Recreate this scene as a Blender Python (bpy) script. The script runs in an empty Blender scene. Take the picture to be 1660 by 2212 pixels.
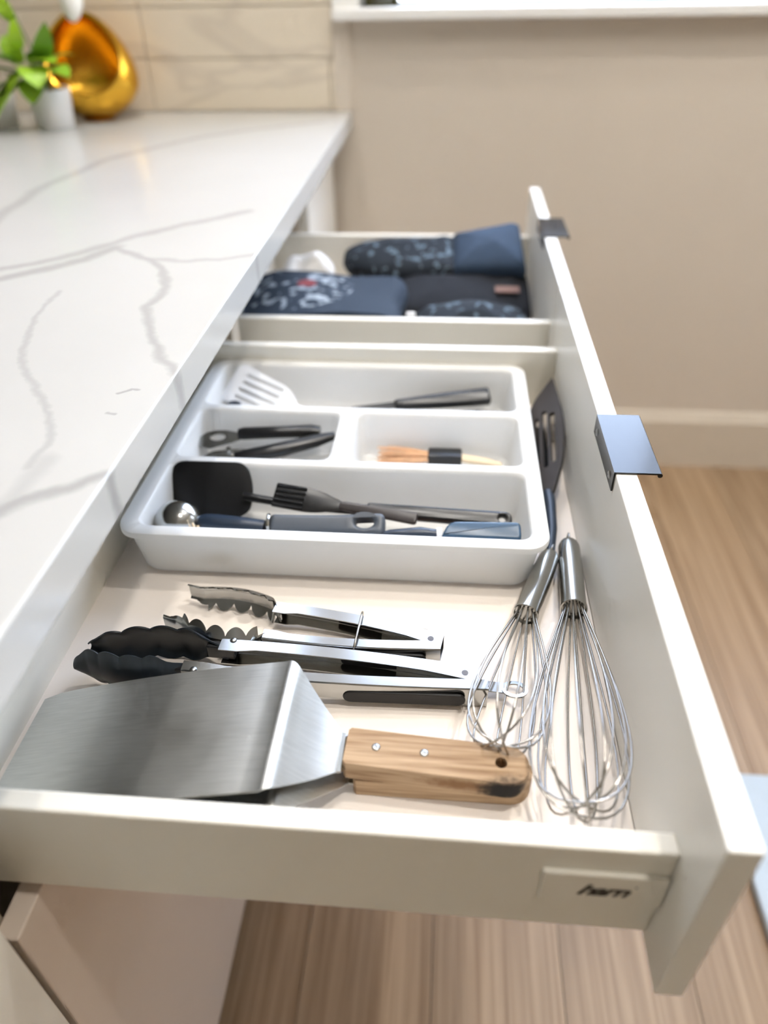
import bpy, bmesh, math, random
from mathutils import Vector, Matrix, noise
random.seed(7)
PI = math.pi
scene = bpy.context.scene
COL = scene.collection

# ------------------------------------------------------------------ camera
cam_data = bpy.data.cameras.new('camera')
cam = bpy.data.objects.new('camera', cam_data)
COL.objects.link(cam)
_r = Vector((0.996577, 0.081123, -0.015909))
_u = Vector((-0.036676, 0.606343, 0.794357))
_f = Vector((-0.074086, 0.791055, -0.607243))
CAM_LOC = Vector((0.2248, 0.0, 1.1942))
cam.matrix_world = Matrix(((_r.x, _u.x, -_f.x, CAM_LOC.x), (_r.y, _u.y, -_f.y, CAM_LOC.y),
                           (_r.z, _u.z, -_f.z, CAM_LOC.z), (0, 0, 0, 1)))
cam_data.sensor_fit = 'HORIZONTAL'
cam_data.sensor_width = 36.0
cam_data.lens = 36.0 * 1580.0 / 1660.0
cam_data.clip_start = 0.02
cam_data.dof.use_dof = True
cam_data.dof.focus_distance = 0.62
cam_data.dof.aperture_fstop = 3.2
scene.camera = cam

# ------------------------------------------------------------------ world and exposure
world = bpy.data.worlds.new('sky')
scene.world = world
world.use_nodes = True
wn = world.node_tree
sky = wn.nodes.new('ShaderNodeTexSky')
sky.sky_type = 'NISHITA'
sky.sun_disc = False
sky.sun_elevation = math.radians(48)
sky.sun_rotation = math.radians(150)
sky.air_density = 1.0
sky.dust_density = 2.0
hsv = wn.nodes.new('ShaderNodeHueSaturation')
hsv.inputs['Saturation'].default_value = 0.65
wn.links.new(sky.outputs[0], hsv.inputs['Color'])
wn.links.new(hsv.outputs[0], wn.nodes['Background'].inputs[0])
wn.nodes['Background'].inputs[1].default_value = 3.3

scene.view_settings.view_transform = 'Standard'
scene.view_settings.look = 'None'
scene.view_settings.gamma = 1.0
scene.view_settings.use_curve_mapping = False
scene.view_settings.exposure = 0.25
scene.cycles.max_bounces = 5
scene.cycles.diffuse_bounces = 4
scene.cycles.glossy_bounces = 3
scene.cycles.transmission_bounces = 3
scene.cycles.sample_clamp_indirect = 6.0
scene.cycles.caustics_refractive = False
scene.cycles.use_denoising = True
scene.cycles.use_adaptive_sampling = True
scene.cycles.adaptive_threshold = 0.1
scene.cycles.adaptive_min_samples = 16
scene.cycles.use_light_tree = False

LAMP_POWER = 5.0

# ------------------------------------------------------------------ materials
MATS = {}
def new_mat(name):
    m = bpy.data.materials.new(name); m.use_nodes = True
    MATS[name] = m
    return m, m.node_tree, m.node_tree.nodes['Principled BSDF']

def lin(c):
    return tuple(((v / 255.0) / 12.92 if v / 255.0 <= 0.04045 else ((v / 255.0 + 0.055) / 1.055) ** 2.4) for v in c)

def mat(name, rgb, rough=0.5, metal=0.0, vary=0.06, scale=40.0, bump=0.0, bscale=200.0, coat=0.0, stretch=(1, 1, 1), spec=0.5, trans=0.0):
    m, t, b = new_mat(name)
    N, L = t.nodes, t.links
    c = lin(rgb)
    tc = N.new('ShaderNodeTexCoord')
    mp = N.new('ShaderNodeMapping'); mp.inputs['Scale'].default_value = stretch
    L.new(tc.outputs['Object'], mp.inputs[0])
    nz = N.new('ShaderNodeTexNoise'); nz.inputs['Scale'].default_value = scale; nz.inputs['Detail'].default_value = 1
    L.new(mp.outputs[0], nz.inputs['Vector'])
    mix = N.new('ShaderNodeMix'); mix.data_type = 'RGBA'
    mix.inputs['A'].default_value = (*[v * (1 - vary) for v in c], 1)
    mix.inputs['B'].default_value = (*[min(1, v * (1 + vary)) for v in c], 1)
    L.new(nz.outputs['Fac'], mix.inputs['Factor'])
    L.new(mix.outputs['Result'], b.inputs['Base Color'])
    b.inputs['Roughness'].default_value = rough
    b.inputs['Metallic'].default_value = metal
    b.inputs['Specular IOR Level'].default_value = spec
    b.inputs['Coat Weight'].default_value = coat
    b.inputs['Transmission Weight'].default_value = trans
    if bump:
        n2 = N.new('ShaderNodeTexNoise'); n2.inputs['Scale'].default_value = bscale
        L.new(mp.outputs[0], n2.inputs['Vector'])
        bp = N.new('ShaderNodeBump'); bp.inputs['Strength'].default_value = bump; bp.inputs['Distance'].default_value = 0.001
        L.new(n2.outputs['Fac'], bp.inputs['Height'])
        L.new(bp.outputs[0], b.inputs['Normal'])
    return m

mat('wall_paint', (214, 203, 188), 0.85, vary=0.02, scale=3, bump=0.15, bscale=350)
mat('wall_tan', (206, 192, 170), 0.85, vary=0.04, scale=3)
mat('ceiling_paint', (240, 236, 228), 0.9, vary=0.02)
mat('baseboard_paint', (214, 203, 186), 0.45, vary=0.02)
mat('white_paint', (244, 243, 239), 0.4, vary=0.02)
mat('cabinet', (238, 235, 226), 0.33, vary=0.02, scale=6)
mat('cabinet_low', (214, 199, 184), 0.45, vary=0.03, scale=8, bump=0.08, bscale=900)
mat('carcass', (205, 192, 172), 0.55, vary=0.03)
mat('drawer_metal', (232, 227, 214), 0.3, vary=0.02, scale=10)
mat('drawer_floor', (243, 233, 223), 0.28, vary=0.03, scale=8, bump=0.05, bscale=1200)
mat('tray_plastic', (250, 250, 248), 0.35, vary=0.015)
def add_translucent(name, fac):
    t = MATS[name].node_tree; b = t.nodes['Principled BSDF']
    tr = t.nodes.new('ShaderNodeBsdfTranslucent'); mx = t.nodes.new('ShaderNodeMixShader')
    tr.inputs['Color'].default_value = (0.92, 0.92, 0.90, 1)
    mx.inputs[0].default_value = fac
    t.links.new(b.outputs[0], mx.inputs[1]); t.links.new(tr.outputs[0], mx.inputs[2])
    t.links.new(mx.outputs[0], t.nodes['Material Output'].inputs[0])
add_translucent('tray_plastic', 0.3)
mat('handle_black', (20, 22, 24), 0.16, metal=0.0, vary=0.05, scale=90)
mat('screw_steel', (150, 150, 148), 0.28, metal=1.0)
mat('pin_dark', (92, 88, 86), 0.4, metal=1.0)
mat('nylon_black', (14, 15, 17), 0.3, vary=0.15)
mat('nylon_head', (22, 30, 36), 0.34, vary=0.12)
mat('silicone_black', (9, 11, 14), 0.5, vary=0.15)
mat('rubber_grip', (12, 12, 14), 0.55, vary=0.1)
mat('plastic_navy', (34, 46, 62), 0.35, vary=0.1)
mat('plastic_grey', (72, 78, 86), 0.4, vary=0.08, bump=0.1, bscale=1500)
mat('plastic_teal', (46, 74, 98), 0.3, vary=0.08)
mat('plastic_brown', (58, 53, 52), 0.42, vary=0.1)
mat('steel', (172, 172, 169), 0.2, metal=1.0, vary=0.05, scale=60)
mat('steel_polished', (180, 180, 177), 0.17, metal=1.0, vary=0.04, scale=60)
mat('steel_handle', (186, 184, 178), 0.2, metal=1.0, vary=0.06, scale=60, stretch=(1, 1, 1))
mat('steel_wire', (182, 178, 172), 0.2, metal=1.0, vary=0.06)
mat('gold', (228, 176, 62), 0.27, metal=1.0, vary=0.12, scale=20, bump=0.1, bscale=60)
mat('pot_ceramic', (226, 224, 220), 0.4, vary=0.03)
mat('soil', (58, 44, 32), 0.95, vary=0.3, bump=0.8, bscale=120)
mat('stem_green', (84, 112, 40), 0.5, vary=0.15)
mat('white_ceramic', (246, 243, 236), 0.25, vary=0.02)
mat('olive_glass', (60, 54, 12), 0.1, vary=0.1, trans=0.4)
mat('bristle', (222, 178, 138), 0.6, vary=0.25, scale=120)
mat('brush_wood', (224, 204, 172), 0.5, vary=0.08, scale=30)
mat('white_nylon', (244, 246, 250), 0.32, vary=0.02)
mat('spoon_wood', (150, 92, 56), 0.55, vary=0.2, scale=60, stretch=(0.2, 1, 1))
mat('white_cloth', (232, 230, 226), 0.9, vary=0.06, bump=0.5, bscale=300)
mat('navy_cloth', (46, 64, 86), 0.85, vary=0.2, bump=0.6, bscale=700)
mat('black_cloth', (14, 18, 26), 0.9, vary=0.2, bump=0.5, bscale=700)
mat('tan_cloth', (118, 92, 84), 0.9, vary=0.1)
mat('mat_white', (176, 188, 196), 0.5, vary=0.03)
mat('paving', (222, 220, 214), 0.85, vary=0.06, scale=2)
mat('grout', (196, 186, 170), 0.9, vary=0.04)
mat('lettering', (22, 20, 18), 0.5, vary=0.05)
mat('dark_gap', (40, 36, 32), 0.8, vary=0.05)

def glass_mat():
    m, t, b = new_mat('pane_glass')
    N, L = t.nodes, t.links
    tr = N.new('ShaderNodeBsdfTransparent'); gl = N.new('ShaderNodeBsdfGlossy')
    gl.inputs['Roughness'].default_value = 0.02
    mx = N.new('ShaderNodeMixShader'); mx.inputs[0].default_value = 0.06
    L.new(tr.outputs[0], mx.inputs[1]); L.new(gl.outputs[0], mx.inputs[2])
    L.new(mx.outputs[0], N['Material Output'].inputs[0])
glass_mat()

def leaf_mat():
    m, t, b = new_mat('leaf')
    N, L = t.nodes, t.links
    oi = N.new('ShaderNodeObjectInfo')
    rp = N.new('ShaderNodeValToRGB')
    rp.color_ramp.elements[0].color = (*lin((78, 128, 18)), 1)
    rp.color_ramp.elements[1].color = (*lin((166, 206, 40)), 1)
    L.new(oi.outputs['Random'], rp.inputs[0]); L.new(rp.outputs[0], b.inputs['Base Color'])
    b.inputs['Roughness'].default_value = 0.4
    b.inputs['Subsurface Weight'].default_value = 0.15
    b.inputs['Subsurface Radius'].default_value = (0.004, 0.006, 0.001)
leaf_mat()

def plank_mat():
    m, t, b = new_mat('oak_plank')
    N, L = t.nodes, t.links
    tc = N.new('ShaderNodeTexCoord'); oi = N.new('ShaderNodeObjectInfo')
    mp = N.new('ShaderNodeMapping'); mp.inputs['Scale'].default_value = (6, 0.8, 1)
    cb = N.new('ShaderNodeCombineXYZ'); ml = N.new('ShaderNodeMath'); ml.operation = 'MULTIPLY'; ml.inputs[1].default_value = 37
    L.new(oi.outputs['Random'], ml.inputs[0]); L.new(ml.outputs[0], cb.inputs[0]); L.new(ml.outputs[0], cb.inputs[1])
    L.new(cb.outputs[0], mp.inputs['Location'])
    L.new(tc.outputs['Object'], mp.inputs[0])
    nz = N.new('ShaderNodeTexNoise'); nz.inputs['Scale'].default_value = 3; nz.inputs['Detail'].default_value = 4; nz.inputs['Distortion'].default_value = 0.8
    L.new(mp.outputs[0], nz.inputs['Vector'])
    rp = N.new('ShaderNodeValToRGB')
    rp.color_ramp.elements[0].position = 0.3; rp.color_ramp.elements[0].color = (*lin((132, 105, 76)), 1)
    rp.color_ramp.elements[1].position = 0.72; rp.color_ramp.elements[1].color = (*lin((174, 148, 118)), 1)
    L.new(nz.outputs['Fac'], rp.inputs[0])
    hs = N.new('ShaderNodeHueSaturation')
    mr = N.new('ShaderNodeMapRange'); mr.inputs['To Min'].default_value = 0.86; mr.inputs['To Max'].default_value = 1.1
    L.new(oi.outputs['Random'], mr.inputs[0]); L.new(mr.outputs[0], hs.inputs['Value']); L.new(rp.outputs[0], hs.inputs['Color'])
    L.new(hs.outputs[0], b.inputs['Base Color'])
    b.inputs['Roughness'].default_value = 0.42
plank_mat()

def marble_tile_mat():
    m, t, b = new_mat('marble_tile')
    N, L = t.nodes, t.links
    g = N.new('ShaderNodeNewGeometry')
    nz = N.new('ShaderNodeTexNoise'); nz.inputs['Scale'].default_value = 2.4; nz.inputs['Detail'].default_value = 3; nz.inputs['Distortion'].default_value = 0.6
    mp = N.new('ShaderNodeMapping'); mp.inputs['Rotation'].default_value = (0, 0.7, 0); mp.inputs['Scale'].default_value = (1, 1, 2.6)
    L.new(g.outputs['Position'], mp.inputs[0]); L.new(mp.outputs[0], nz.inputs['Vector'])
    rp = N.new('ShaderNodeValToRGB')
    e = rp.color_ramp.elements
    e[0].position = 0.46; e[0].color = (*lin((226, 214, 194)), 1)
    e[1].position = 0.54; e[1].color = (*lin((226, 214, 194)), 1)
    k = e.new(0.5); k.color = (*lin((212, 200, 182)), 1)
    L.new(nz.outputs['Fac'], rp.inputs[0]); L.new(rp.outputs[0], b.inputs['Base Color'])
    b.inputs['Roughness'].default_value = 0.25
marble_tile_mat()

def seg_group():
    g = bpy.data.node_groups.new('vein_segment', 'ShaderNodeTree')
    I = g.interface
    for n, ty in (('P', 'NodeSocketVector'), ('A', 'NodeSocketVector'), ('BA', 'NodeSocketVector'), ('InvLen2', 'NodeSocketFloat'),
                  ('InvWidth', 'NodeSocketFloat'), ('Strength', 'NodeSocketFloat'), ('Prev', 'NodeSocketFloat')):
        I.new_socket(n, in_out='INPUT', socket_type=ty)
    I.new_socket('Out', in_out='OUTPUT', socket_type='NodeSocketFloat')
    N, L = g.nodes, g.links
    gi = N.new('NodeGroupInput'); go = N.new('NodeGroupOutput')
    def vm(op, a, b2=None):
        n = N.new('ShaderNodeVectorMath'); n.operation = op
        L.new(a, n.inputs[0])
        if b2 is not None: L.new(b2, n.inputs[1])
        return n
    def mm(op, a, b2, clamp=False):
        n = N.new('ShaderNodeMath'); n.operation = op; n.use_clamp = clamp
        for i, v in enumerate((a, b2)):
            if isinstance(v, (int, float)): n.inputs[i].default_value = v
            else: L.new(v, n.inputs[i])
        return n.outputs[0]
    pa = vm('SUBTRACT', gi.outputs['P'], gi.outputs['A'])
    d = vm('DOT_PRODUCT', pa.outputs[0], gi.outputs['BA'])
    h = mm('MULTIPLY', d.outputs['Value'], gi.outputs['InvLen2'], True)
    sc = N.new('ShaderNodeVectorMath'); sc.operation = 'SCALE'
    L.new(gi.outputs['BA'], sc.inputs[0]); L.new(h, sc.inputs['Scale'])
    df = vm('SUBTRACT', pa.outputs[0], sc.outputs[0])
    ln = vm('LENGTH', df.outputs[0])
    q = mm('MULTIPLY', ln.outputs['Value'], gi.outputs['InvWidth'])
    q = mm('SUBTRACT', 1.0, q, True)
    q = mm('SMOOTH_MIN', q, 0.75)
    q = mm('MULTIPLY', q, gi.outputs['Strength'])
    o = mm('MAXIMUM', q, gi.outputs['Prev'])
    L.new(o, go.inputs[0])
    return g

def quartz_mat():
    m, t, b = new_mat('quartz')
    N, L = t.nodes, t.links
    SG = seg_group()
    geo = N.new('ShaderNodeNewGeometry')
    flat = N.new('ShaderNodeVectorMath'); flat.operation = 'MULTIPLY'; flat.inputs[1].default_value = (1, 1, 0)
    def warp(scale, amp, src):
        nz = N.new('ShaderNodeTexNoise'); nz.inputs['Scale'].default_value = scale; nz.inputs['Detail'].default_value = 5
        L.new(geo.outputs['Position'], nz.inputs['Vector'])
        sb = N.new('ShaderNodeVectorMath'); sb.operation = 'SUBTRACT'; sb.inputs[1].default_value = (.5, .5, .5)
        L.new(nz.outputs['Color'], sb.inputs[0])
        s = N.new('ShaderNodeVectorMath'); s.operation = 'SCALE'; s.inputs['Scale'].default_value = amp
        L.new(sb.outputs[0], s.inputs[0])
        a = N.new('ShaderNodeVectorMath'); a.operation = 'ADD'
        L.new(src, a.inputs[0]); L.new(s.outputs[0], a.inputs[1])
        return a.outputs[0]
    p = warp(30, 0.016, geo.outputs['Position'])
    p = warp(140, 0.003, p)
    L.new(p, flat.inputs[0])
    P = flat.outputs[0]
    veins = [
        (0.012, 0.55, [(-0.42, .70), (-0.283, .79), (-0.234, .827), (-0.194, .876), (-0.171, .917), (-0.12, .966), (-.05, 1.03)]),
        (0.014, 0.65, [(-0.40, .66), (-0.267, .76), (-0.226, .799), (-0.2, .828), (-0.178, .871)]),
        (0.0075, 0.6, [(-0.176, .866), (-0.117, .828), (-0.089, .785), (-0.072, .743), (-0.072, .711), (-0.076, .688), (-0.057, .641), (-0.037, .6), (-0.02, .568), (0.004, .540)]),
        (0.008, 0.45, [(-0.123, .831), (-0.078, .826), (-0.041, .833), (0.004, .854)]),
        (0.009, 0.75, [(-0.12, .30), (-0.062, .342), (-0.047, .36), (-0.03, .371), (-0.016, .382), (0.004, .398)]),
        (0.012, 0.32, [(-0.07, .345), (-0.053, .359), (-0.053, .386), (-0.052, .41)]),
        (0.016, 0.5, [(-0.37, .85), (-0.393, 1.004), (-0.404, 1.154), (-0.376, 1.344), (-0.325, 1.439), (-0.266, 1.536), (-0.199, 1.6), (-.05, 1.7)]),
        (0.005, 0.42, [(-0.185, .726), (-0.176, .652), (-0.147, .571), (-0.122, .528), (-0.098, .501), (-0.073, .465), (-0.062, .436), (-0.06, .399)]),
        (0.0028, 0.8, [(-0.036, .507), (-0.028, .516), (-0.024, .514)]),
        (0.0025, 0.7, [(-0.034, .478), (-0.027, .477)]),
        (0.012, 0.3, [(-0.75, 1.5), (-0.60, 1.54), (-0.45, 1.60)]),
        (0.010, 0.6, [(-0.62, .2), (-0.5, .5), (-0.42, .70), (-0.5, 1.0), (-.62, 1.2)]),
    ]
    prev = None
    for w, s, pts in veins:
        for (ax, ay), (bx, by) in zip(pts, pts[1:]):
            n = N.new('ShaderNodeGroup'); n.node_tree = SG
            L.new(P, n.inputs['P'])
            n.inputs['A'].default_value = (ax, ay, 0)
            n.inputs['BA'].default_value = (bx - ax, by - ay, 0)
            n.inputs['InvLen2'].default_value = 1.0 / ((bx - ax) ** 2 + (by - ay) ** 2)
            n.inputs['InvWidth'].default_value = 1.0 / w
            n.inputs['Strength'].default_value = s
            if prev is not None: L.new(prev, n.inputs['Prev'])
            prev = n.outputs[0]
    mix = N.new('ShaderNodeMix'); mix.data_type = 'RGBA'
    L.new(prev, mix.inputs['Factor'])
    cl = N.new('ShaderNodeTexNoise'); cl.inputs['Scale'].default_value = 5; cl.inputs['Detail'].default_value = 3
    L.new(geo.outputs['Position'], cl.inputs['Vector'])
    base = N.new('ShaderNodeMix'); base.data_type = 'RGBA'
    base.inputs['A'].default_value = (*lin((184, 182, 177)), 1); base.inputs['B'].default_value = (*lin((194, 192, 187)), 1)
    L.new(cl.outputs['Fac'], base.inputs['Factor'])
    L.new(base.outputs['Result'], mix.inputs['A'])
    mix.inputs['B'].default_value = (*lin((130, 128, 125)), 1)
    L.new(mix.outputs['Result'], b.inputs['Base Color'])
    b.inputs['Roughness'].default_value = 0.2
quartz_mat()

def beech_mat(name, burn):
    m, t, b = new_mat(name)
    N, L = t.nodes, t.links
    g = N.new('ShaderNodeNewGeometry')
    mp = N.new('ShaderNodeMapping'); mp.inputs['Scale'].default_value = (14, 260, 260)
    L.new(g.outputs['Position'], mp.inputs[0])
    nz = N.new('ShaderNodeTexNoise'); nz.inputs['Scale'].default_value = 1; nz.inputs['Detail'].default_value = 6
    L.new(mp.outputs[0], nz.inputs['Vector'])
    rp = N.new('ShaderNodeValToRGB')
    rp.color_ramp.elements[0].position = 0.3; rp.color_ramp.elements[0].color = (*lin((138, 108, 78)), 1)
    rp.color_ramp.elements[1].position = 0.7; rp.color_ramp.elements[1].color = (*lin((186, 158, 126)), 1)
    L.new(nz.outputs['Fac'], rp.inputs[0])
    out = rp.outputs[0]
    if burn:
        def blotch(center, scale, lo, hi, prev, col):
            mp2 = N.new('ShaderNodeMapping'); mp2.vector_type = 'POINT'
            mp2.inputs['Scale'].default_value = scale
            mp2.inputs['Location'].default_value = tuple(-c_ * s_ for c_, s_ in zip(center, scale))
            L.new(g.outputs['Position'], mp2.inputs[0])
            ln = N.new('ShaderNodeVectorMath'); ln.operation = 'LENGTH'
            n3 = N.new('ShaderNodeTexNoise'); n3.inputs['Scale'].default_value = 220
            L.new(g.outputs['Position'], n3.inputs['Vector'])
            L.new(mp2.outputs[0], ln.inputs[0])
            ad = N.new('ShaderNodeMath'); ad.operation = 'MULTIPLY_ADD'; ad.inputs[1].default_value = 0.6
            L.new(n3.outputs['Fac'], ad.inputs[0]); L.new(ln.outputs['Value'], ad.inputs[2])
            mr = N.new('ShaderNodeMapRange'); mr.interpolation_type = 'SMOOTHSTEP'
            mr.inputs['From Min'].default_value = lo; mr.inputs['From Max'].default_value = hi
            mr.inputs['To Min'].default_value = 1; mr.inputs['To Max'].default_value = 0
            L.new(ad.outputs[0], mr.inputs[0])
            mx = N.new('ShaderNodeMix'); mx.data_type = 'RGBA'
            L.new(mr.outputs[0], mx.inputs['Factor']); L.new(prev, mx.inputs['A'])
            mx.inputs['B'].default_value = (*lin(col), 1)
            return mx.outputs['Result']
        out = blotch((0.248, 0.2945, 0.729), (24, 110, 110), 0.5, 1.3, out, (126, 92, 60))
        out = blotch((0.2785, 0.2915, 0.7275), (48, 78, 78), 0.8, 1.5, out, (12, 8, 6))
    L.new(out, b.inputs['Base Color'])
    b.inputs['Roughness'].default_value = 0.6
    b.inputs['Specular IOR Level'].default_value = 0.2
beech_mat('beech_burnt', True)
beech_mat('beech', False)

def brushed_mat():
    m, t, b = new_mat('brushed_blade')
    N, L = t.nodes, t.links
    g = N.new('ShaderNodeNewGeometry')
    mp = N.new('ShaderNodeMapping'); mp.inputs['Scale'].default_value = (40, 900, 40)
    L.new(g.outputs['Position'], mp.inputs[0])
    nz = N.new('ShaderNodeTexNoise'); nz.inputs['Scale'].default_value = 1; nz.inputs['Detail'].default_value = 5
    L.new(mp.outputs[0], nz.inputs['Vector'])
    sm = N.new('ShaderNodeTexNoise'); sm.inputs['Scale'].default_value = 22; sm.inputs['Detail'].default_value = 6
    L.new(g.outputs['Position'], sm.inputs['Vector'])
    mr = N.new('ShaderNodeMapRange'); mr.inputs['From Min'].default_value = 0.3; mr.inputs['From Max'].default_value = 0.75
    mr.inputs['To Min'].default_value = 0.3; mr.inputs['To Max'].default_value = 0.4
    L.new(sm.outputs['Fac'], mr.inputs[0]); L.new(mr.outputs[0], b.inputs['Roughness'])
    mx = N.new('ShaderNodeMix'); mx.data_type = 'RGBA'
    mx.inputs['A'].default_value = (*lin((186, 186, 181)), 1); mx.inputs['B'].default_value = (*lin((222, 221, 216)), 1)
    L.new(nz.outputs['Fac'], mx.inputs['Factor']); L.new(mx.outputs['Result'], b.inputs['Base Color'])
    bp = N.new('ShaderNodeBump'); bp.inputs['Strength'].default_value = 0.12; bp.inputs['Distance'].default_value = 0.0004
    L.new(nz.outputs['Fac'], bp.inputs['Height']); L.new(bp.outputs[0], b.inputs['Normal'])
    b.inputs['Metallic'].default_value = 1.0
brushed_mat()

def speckled_cloth(name, base, dot, thr=0.62, scale=90):
    m, t, b = new_mat(name)
    N, L = t.nodes, t.links
    g = N.new('ShaderNodeNewGeometry')
    nz = N.new('ShaderNodeTexVoronoi'); nz.inputs['Scale'].default_value = scale
    L.new(g.outputs['Position'], nz.inputs['Vector'])
    n2 = N.new('ShaderNodeTexNoise'); n2.inputs['Scale'].default_value = scale * 0.8; n2.inputs['Detail'].default_value = 3
    L.new(g.outputs['Position'], n2.inputs['Vector'])
    mr = N.new('ShaderNodeMapRange'); mr.inputs['From Min'].default_value = thr - 0.1; mr.inputs['From Max'].default_value = thr
    L.new(n2.outputs['Fac'], mr.inputs[0])
    mx = N.new('ShaderNodeMix'); mx.data_type = 'RGBA'
    mx.inputs['A'].default_value = (*lin(base), 1); mx.inputs['B'].default_value = (*lin(dot), 1)
    L.new(mr.outputs[0], mx.inputs['Factor']); L.new(mx.outputs['Result'], b.inputs['Base Color'])
    b.inputs['Roughness'].default_value = 0.85
speckled_cloth('mitt_print', (16, 26, 36), (98, 116, 130), 0.66, 75)

def print_cloth():
    m, t, b = new_mat('towel_print')
    N, L = t.nodes, t.links
    g = N.new('ShaderNodeNewGeometry')
    n2 = N.new('ShaderNodeTexNoise'); n2.inputs['Scale'].default_value = 60; n2.inputs['Detail'].default_value = 1
    L.new(g.outputs['Position'], n2.inputs['Vector'])
    mr = N.new('ShaderNodeMapRange'); mr.inputs['From Min'].default_value = 0.55; mr.inputs['From Max'].default_value = 0.6
    L.new(n2.outputs['Fac'], mr.inputs[0])
    def near(c, r):
        d = N.new('ShaderNodeVectorMath'); d.operation = 'DISTANCE'; d.inputs[1].default_value = c
        L.new(g.outputs['Position'], d.inputs[0])
        q = N.new('ShaderNodeMath'); q.operation = 'LESS_THAN'; q.inputs[1].default_value = r
        L.new(d.outputs['Value'], q.inputs[0]); return q.outputs[0]
    k = N.new('ShaderNodeMath'); k.operation = 'MULTIPLY'
    L.new(mr.outputs[0], k.inputs[0]); L.new(near((-0.01, 1.14, 0.765), 0.085), k.inputs[1])
    mx = N.new('ShaderNodeMix'); mx.data_type = 'RGBA'
    mx.inputs['A'].default_value = (*lin((34, 47, 62)), 1); mx.inputs['B'].default_value = (*lin((150, 160, 170)), 1)
    L.new(k.outputs[0], mx.inputs['Factor'])
    m2 = N.new('ShaderNodeMix'); m2.data_type = 'RGBA'; m2.inputs['B'].default_value = (*lin((124, 54, 58)), 1)
    L.new(near((0.0, 1.145, 0.765), 0.018), m2.inputs['Factor']); L.new(mx.outputs['Result'], m2.inputs['A'])
    L.new(m2.outputs['Result'], b.inputs['Base Color'])
    b.inputs['Roughness'].default_value = 0.85
print_cloth()

def emit_mat():
    m, t, b = new_mat('lamp_lens')
    b.inputs['Base Color'].default_value = (1, 1, 1, 1)
    b.inputs['Emission Color'].default_value = (1, 0.93, 0.83, 1)
    b.inputs['Emission Strength'].default_value = 12
emit_mat()

# ------------------------------------------------------------------ builders
def link(name, me, material, parent=None, off=Vector((0, 0, 0)), smooth=False):
    o = bpy.data.objects.new(name, me)
    COL.objects.link(o)
    if material is not None:
        me.materials.clear(); me.materials.append(MATS[material])
    if smooth:
        me.polygons.foreach_set('use_smooth', [True] * len(me.polygons))
    if parent is not None:
        o.parent = parent
    return o

def world_off(parent):
    v = Vector((0, 0, 0)); p = parent
    while p is not None:
        v += p.location; p = p.parent
    return v

def obj(name, bm, material, parent=None, smooth=False, angle=None):
    """one mesh object from a bmesh whose vertices are in world coordinates"""
    off = world_off(parent)
    if parent is None:
        xs = [v.co for v in bm.verts]
        off = Vector(((min(v.x for v in xs) + max(v.x for v in xs)) / 2, (min(v.y for v in xs) + max(v.y for v in xs)) / 2, min(v.z for v in xs)))
    bmesh.ops.translate(bm, verts=bm.verts, vec=-off)
    me = bpy.data.meshes.new(name)
    bm.normal_update()
    bm.to_mesh(me); bm.free()
    o = link(name, me, material, parent, smooth=smooth)
    if smooth and angle is not None:
        me.set_sharp_from_angle(angle=math.radians(angle))
    if parent is None:
        o.location = off
    return o

def tag(o, label=None, cat=None, group=None, kind=None):
    if label: o['label'] = label
    if cat: o['category'] = cat
    if group: o['group'] = group
    if kind: o['kind'] = kind
    return o

def thing(name, label, cat, loc, group=None):
    o = bpy.data.objects.new(name, None); COL.objects.link(o)
    o.empty_display_size = 0.02
    o.location = loc
    return tag(o, label, cat, group)

def BM(): return bmesh.new()

def add_box(bm, lo, hi, bevel=0.0, seg=1, M=None):
    tb = bmesh.new()
    bmesh.ops.create_cube(tb, size=1.0)
    for v in tb.verts:
        v.co = Vector((lo[0] + (v.co.x + .5) * (hi[0] - lo[0]), lo[1] + (v.co.y + .5) * (hi[1] - lo[1]), lo[2] + (v.co.z + .5) * (hi[2] - lo[2])))
    if bevel:
        bmesh.ops.bevel(tb, geom=tb.edges[:], offset=bevel, segments=seg, profile=0.5, affect='EDGES')
    merge(bm, tb, M)

def merge(bm, tb, M=None):
    mp = {}
    for v in tb.verts:
        mp[v] = bm.verts.new(M @ v.co if M is not None else v.co)
    for f in tb.faces:
        try: bm.faces.new([mp[v] for v in f.verts])
        except ValueError: pass
    tb.free()

def box(name, lo, hi, material, parent=None, bevel=0.0, seg=1, M=None):
    bm = BM(); add_box(bm, lo, hi, bevel, seg, M)
    return obj(name, bm, material, parent)

def add_tube(bm, pts, rad, n=8, closed=False, cap=True, squash=1.0, M=None):
    pts = [Vector(p) for p in pts]
    k = len(pts)
    rads = rad if isinstance(rad, (list, tuple)) else [rad] * k
    rings = []
    prev_n = None
    for i, p in enumerate(pts):
        a = pts[(i - 1) % k] if (closed or i > 0) else p
        b = pts[(i + 1) % k] if (closed or i < k - 1) else p
        t = (b - a).normalized()
        if prev_n is None:
            ref = Vector((0, 0, 1)) if abs(t.z) < 0.9 else Vector((1, 0, 0))
            nn = (ref - t * ref.dot(t)).normalized()
        else:
            nn = (prev_n - t * prev_n.dot(t)).normalized()
        prev_n = nn
        bb = t.cross(nn)
        ring = []
        for j in range(n):
            an = 2 * PI * j / n
            q = p + nn * (math.cos(an) * rads[i] * squash) + bb * (math.sin(an) * rads[i])
            ring.append(bm.verts.new(M @ q if M is not None else q))
        rings.append(ring)
    for i in range(k if closed else k - 1):
        A, B = rings[i], rings[(i + 1) % k]
        for j in range(n):
            bm.faces.new((A[j], A[(j + 1) % n], B[(j + 1) % n], B[j]))
    if cap and not closed:
        bm.faces.new(list(reversed(rings[0]))); bm.faces.new(rings[-1])

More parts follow.
